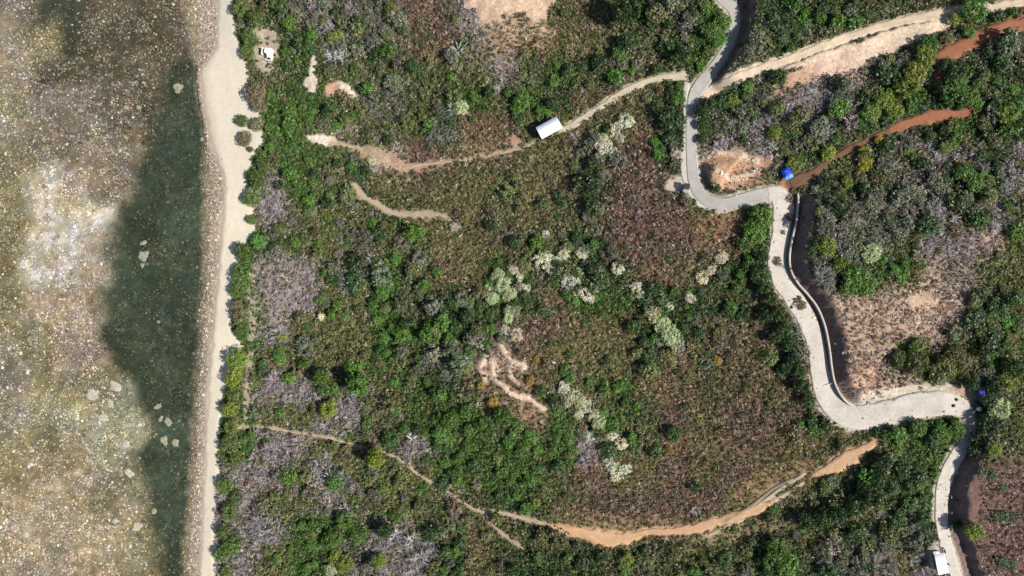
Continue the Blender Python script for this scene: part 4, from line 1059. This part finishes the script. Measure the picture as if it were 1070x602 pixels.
# ruined white hut behind the beach
x, y, z = place(280, 58); lo, hi = footprint_z(x, y, 3.4, 3.2, 0)
e = empty('ruined_hut', (x, y, lo), R(-8)); tag(e, "ruined white hut with broken roof slab among the shrubs behind the beach", "hut")
bm = bmesh.new()
for (cx, cy, sx, sy, hh) in ((0, 1.6, 3.4, .2, 1.9), (1.6, 0, .2, 3.0, 1.7), (-1.6, .6, .2, 1.8, 1.5), (.6, -1.6, 2.0, .2, 1.1)):
    bm_box(bm, (cx, cy, hh / 2 - .1), (sx, sy, hh + .4))
bm_obj('wall', bm, MAT['whitewall'], e)
bm = bmesh.new(); vs_ = [bm.verts.new(p) for p in ((-.5, 1.75, 2.0), (1.8, 1.75, 1.95), (1.8, -1.3, 1.75), (.9, -.9, 1.8), (.5, -1.2, 1.75), (.1, .1, 1.85), (-.7, .3, 1.9))]
fc = bm.faces.new(vs_); r_ = bmesh.ops.extrude_face_region(bm, geom=[fc]); bmesh.ops.translate(bm, verts=[v for v in r_['geom'] if isinstance(v, bmesh.types.BMVert)], vec=(0, 0, .14)); bmesh.ops.recalc_face_normals(bm, faces=bm.faces)
bm_obj('roof_slab', bm, MAT['whitewall'], e)

# retaining wall with cap along the cut bank
L = smooth_line(WALL, 3.0); Xw, Yw, Zw = onground(L[:, 0] - .6, L[:, 1])
P = np.stack([Xw, Yw], 1); dd = np.gradient(P, axis=0); dd /= np.linalg.norm(dd, axis=1)[:, None]; nr = np.stack([dd[:, 1], -dd[:, 0]], 1)
Zs = np.convolve(np.pad(gz(P[:, 0] - 1.0, P[:, 1]), 4, mode='edge'), np.ones(9) / 9, 'valid')
hgt = 1.25 * np.clip(np.minimum(np.arange(len(L)) / 3.0 + .4, (len(L) - 1 - np.arange(len(L))) / 8.0 + .15), 0, 1)
def wall_strip(name, o0, o1, za, zb, mat, parent=None):
    A = P + nr * o0; B = P + nr * o1; n = len(P)
    V = np.stack([np.c_[A, za], np.c_[A, zb], np.c_[B, zb], np.c_[B, za]], 1)
    ix = np.arange(n * 4).reshape(n, 4); f = []
    for k in range(4): f.append(np.stack([ix[:-1, k], ix[1:, k], ix[1:, (k + 1) % 4], ix[:-1, (k + 1) % 4]], -1))
    q = np.concatenate([np.concatenate(f), ix[:1], ix[-1:, ::-1]]).reshape(-1)
    return link(name, mesh_np(name, V.reshape(-1, 3), 4, q, mat), parent)
e = empty('retaining_wall', (float(Xw[0]), float(Yw[0]), float(Zs[0])))
tag(e, "low curving concrete retaining wall at the foot of the brown cut bank", "wall")
inv = Matrix.Translation(-Vector(e.location))
w1 = wall_strip('wall', -.2, .2, Zs - .6, Zs + hgt, MAT['wallc'], e); w1.matrix_parent_inverse = inv
w2 = wall_strip('cap', -.27, .27, Zs + hgt + .003, Zs + hgt + .12, MAT['kerb'], e); w2.matrix_parent_inverse = inv
# white pipe across the ditch
a = Vector(place(860.5, 403.2)) + Vector((0, 0, .22)); b = Vector(place(871, 399.5)) + Vector((0, 0, .3)); b.z = max(b.z, a.z + .5)
bm = bmesh.new(); bm_tube(bm, (0, 0, 0), b - a, .09, .09, 8); bm_tube(bm, -(b - a) * .02, (b - a) * .02, .13, .13, 8); bm_tube(bm, (b - a) * .97, (b - a) * 1.02, .13, .13, 8)
o = bm_obj('pipe', bm, MAT['pipe']); o.location = a; tag(o, "thin white pipe crossing the ditch at the concrete road's inner bend", "pipe")

# boulders, planks
def rock_mesh(name, seed, mat, flat_=.7, sub=3):
    bm = bmesh.new(); bmesh.ops.create_icosphere(bm, subdivisions=sub, radius=1)
    for v in bm.verts:
        q = np.array(v.co)
        k = 1 + .8 * float(fbm(np.array(q[0] * 1.4 + seed), np.array(q[1] * 1.4 + q[2]), 7, 3)) + .2 * float(fbm(np.array(q[2] * 3 + seed), np.array(q[0] * 3 - q[1]), 9, 2))
        v.co = Vector((v.co.x * k, v.co.y * k, v.co.z * k * flat_))
    me = bpy.data.meshes.new(name); bm.to_mesh(me); bm.free(); me.materials.append(mat)
    return me
for q, (px_, py_, rr, lb) in enumerate([(745.7, 220.6, .45, "black boulder on the outer verge of the sharp asphalt bend"), (872.6, 442, .42, "dark boulder on the outer edge of the concrete road's bend"), (827, 321, .42, "dark boulder on the concrete road beside a brush pile"), (996, 424, .45, "dark boulder on the road left of the white tank"), (999, 417.5, .4, "dark boulder on the road just left of the dark blue tarp"), (868.5, 384, .3, "small dark stone on the straight concrete road")]):
    x, y, z = place(px_, py_); o = link('boulder', rock_mesh('boulder', q * 3.1, MAT['boulder'], .8, 2)); o.location = (x, y, z + .1 + rr * .3); o.scale = (rr, rr * 1.1, rr); tag(o, lb, 'boulder', 'dark boulders along the road')
for q, (px_, py_, l_, rz, lb) in enumerate([(789, 178, 1.5, R(25), "bleached plank lying on the right part of the orange cleared plot"), (579, 379, 1.1, R(-25), "bleached log on the brown slope right of the bare knoll"), (754, 181, 1.2, R(70), "bleached plank in the middle of the orange cleared plot"), (414, 149, 1.2, R(-40), "bleached log on scrub above the pinkish bare patch")]):
    x, y, z = place(px_, py_); bm = bmesh.new(); bm_box(bm, (0, 0, .15), (l_, .42, .14), rx=R(6)); bm_box(bm, (.1 * l_, .1, .27), (l_ * .8, .3, .1), rz=R(8))
    o = bm_obj('plank', bm, MAT['plank']); o.location = (x, y, z + .02); o.rotation_euler = (0, 0, rz); tag(o, lb, 'plank', 'bleached planks and logs')
CORAL = [(150, 254, 3.5), (150, 267, 5.5), (149, 277, 2.5), (176, 441, 5), (168, 438, 4), (172, 460, 4.5), (184, 463, 4), (165, 425, 3.5), (116, 422, 6), (98, 413, 7), (122, 404, 6), (131, 463, 4.5), (134, 494, 5), (161, 534, 3), (143, 551, 4.5), (186, 92, 6), (108, 436, 5), (140, 87, 3), (145, 112, 3), (120, 545, 4)]
names_lag = sorted(range(len(CORAL)), key=lambda i: CORAL[i][1])
ordw = ['topmost', 'second from the top', 'third from the top', 'fourth from the top', 'fifth from the top', 'sixth from the top', 'seventh from the top', 'eighth from the top', 'ninth from the top', 'tenth from the top'] + [f"{n}th from the top" for n in range(11, 21)]
ordw[-1] = 'lowest of all'
for n_, i in enumerate(names_lag):
    px_, py_, rp = CORAL[i]; x, y, z = place(px_, py_); rr = rp * .3
    o = link('coral_rock', rock_mesh('coral_rock', i * 2.7, MAT['rock'], .22, 3)); o.location = (x, y, z - rr * .02); o.scale = (rr * random.uniform(.8, 1.3), rr * random.uniform(.55, 1.1), min(rr, 1.3)); o.rotation_euler = (0, 0, random.uniform(0, 6))
    tag(o, f"pale lumpy coral rock in the shallow water, {ordw[n_]}", 'rock', 'pale coral rocks in the shallows')

# dead brush piles on the concrete road
def brush(px_, py_, rp, label, seed):
    r = np.random.default_rng(seed); x, y, z = place(px_, py_); rr = rp * .28
    e = empty('brush_pile', (x, y, z + .1), r.uniform(0, 6)); e.scale = (rr, rr, rr * .8); tag(e, label, 'brush pile', 'dead brush piles on the concrete road')
    V, ix, gr = leaf_cloud(r, 16, 16, .85, .12, .35, cr=.25, up=.2); c = link('dead_leaves', mesh_np('dead_leaves', V, 4, ix, MAT['leaf'], False, np.repeat(gr[:, None], 3, 1)), e); c.color = (.17, .12, .085, 1)
    V, ix, gr = twig_cloud(r, 70, .45, .03); c = link('sticks', mesh_np('sticks', V, 4, ix, MAT['twig'], False, np.repeat(gr[:, None], 3, 1)), e); c.color = (.2, .15, .12, 1)
brush(825, 208, 5, "brush pile on the concrete road nearest the bright blue tarp", 1)
brush(825, 227, 5, "second brush pile down the concrete road from the bright blue tarp", 2)
brush(812.5, 273, 5.5, "brown brush pile on the left side of the narrow concrete stretch", 3)
brush(836, 317, 7.5, "largest dark brush pile lying across the concrete road", 4)
brush(818, 243, 3, "small twig pile in the middle of the upper concrete road", 6)

# white dead tree and star-shaped plant
for (px_, py_, rp, lb, sd) in ((431, 458, 9, "white leafless dead tree with spreading bare branches in green scrub", 31),):
    r = np.random.default_rng(sd); x, y, z = place(px_, py_); e = empty('dead_tree', (x, y, z - .03)); e.scale = (rp * .28,) * 3; tag(e, lb, 'tree')
    V, ix, gr = twig_cloud(r, 60, 1.0, .05); c = link('branches', mesh_np('dead_branches', V, 4, ix, MAT['twig'], False, np.repeat(gr[:, None], 3, 1)), e); c.color = (.52, .49, .45, 1)
    link('trunk', trunk_mesh('dead_trunk', r, .4, .07), e)
x, y, z = place(337, 331); e = empty('star_palm', (x, y, z)); tag(e, "pale cream star-shaped spiky plant standing in olive scrub", "plant")
bm = bmesh.new(); bm_tube(bm, (0, 0, -.2), (0, 0, 1.6), .2, .16, 8); bm_obj('trunk', bm, MAT['bark'], e)
for q in range(11):
    a = q * 6.283 / 11 + random.uniform(-.15, .15); ln = random.uniform(1.2, 1.9); bm = bmesh.new(); pv = None
    for k in range(6):
        f = k / 5; rad = ln * f; zz = 1.6 + .7 * f - 1.1 * f * f; w = .20 * (1 - f) * (.4 + 1.6 * min(f * 3, 1)) + .02
        cx, cy = math.cos(a), math.sin(a)
        ring = [bm.verts.new((cx * rad - cy * w * s_, cy * rad + cx * w * s_, zz - abs(s_) * .05)) for s_ in (-1, 0, 1)]
        if pv:
            for m_ in (0, 1): bm.faces.new((pv[m_], pv[m_ + 1], ring[m_ + 1], ring[m_]))
        pv = ring
    o = bm_obj('frond', bm, MAT['frond'] if 'frond' in MAT else MAT.setdefault('frond', pmat('cream_frond', (.42, .40, .24), .7)), e)
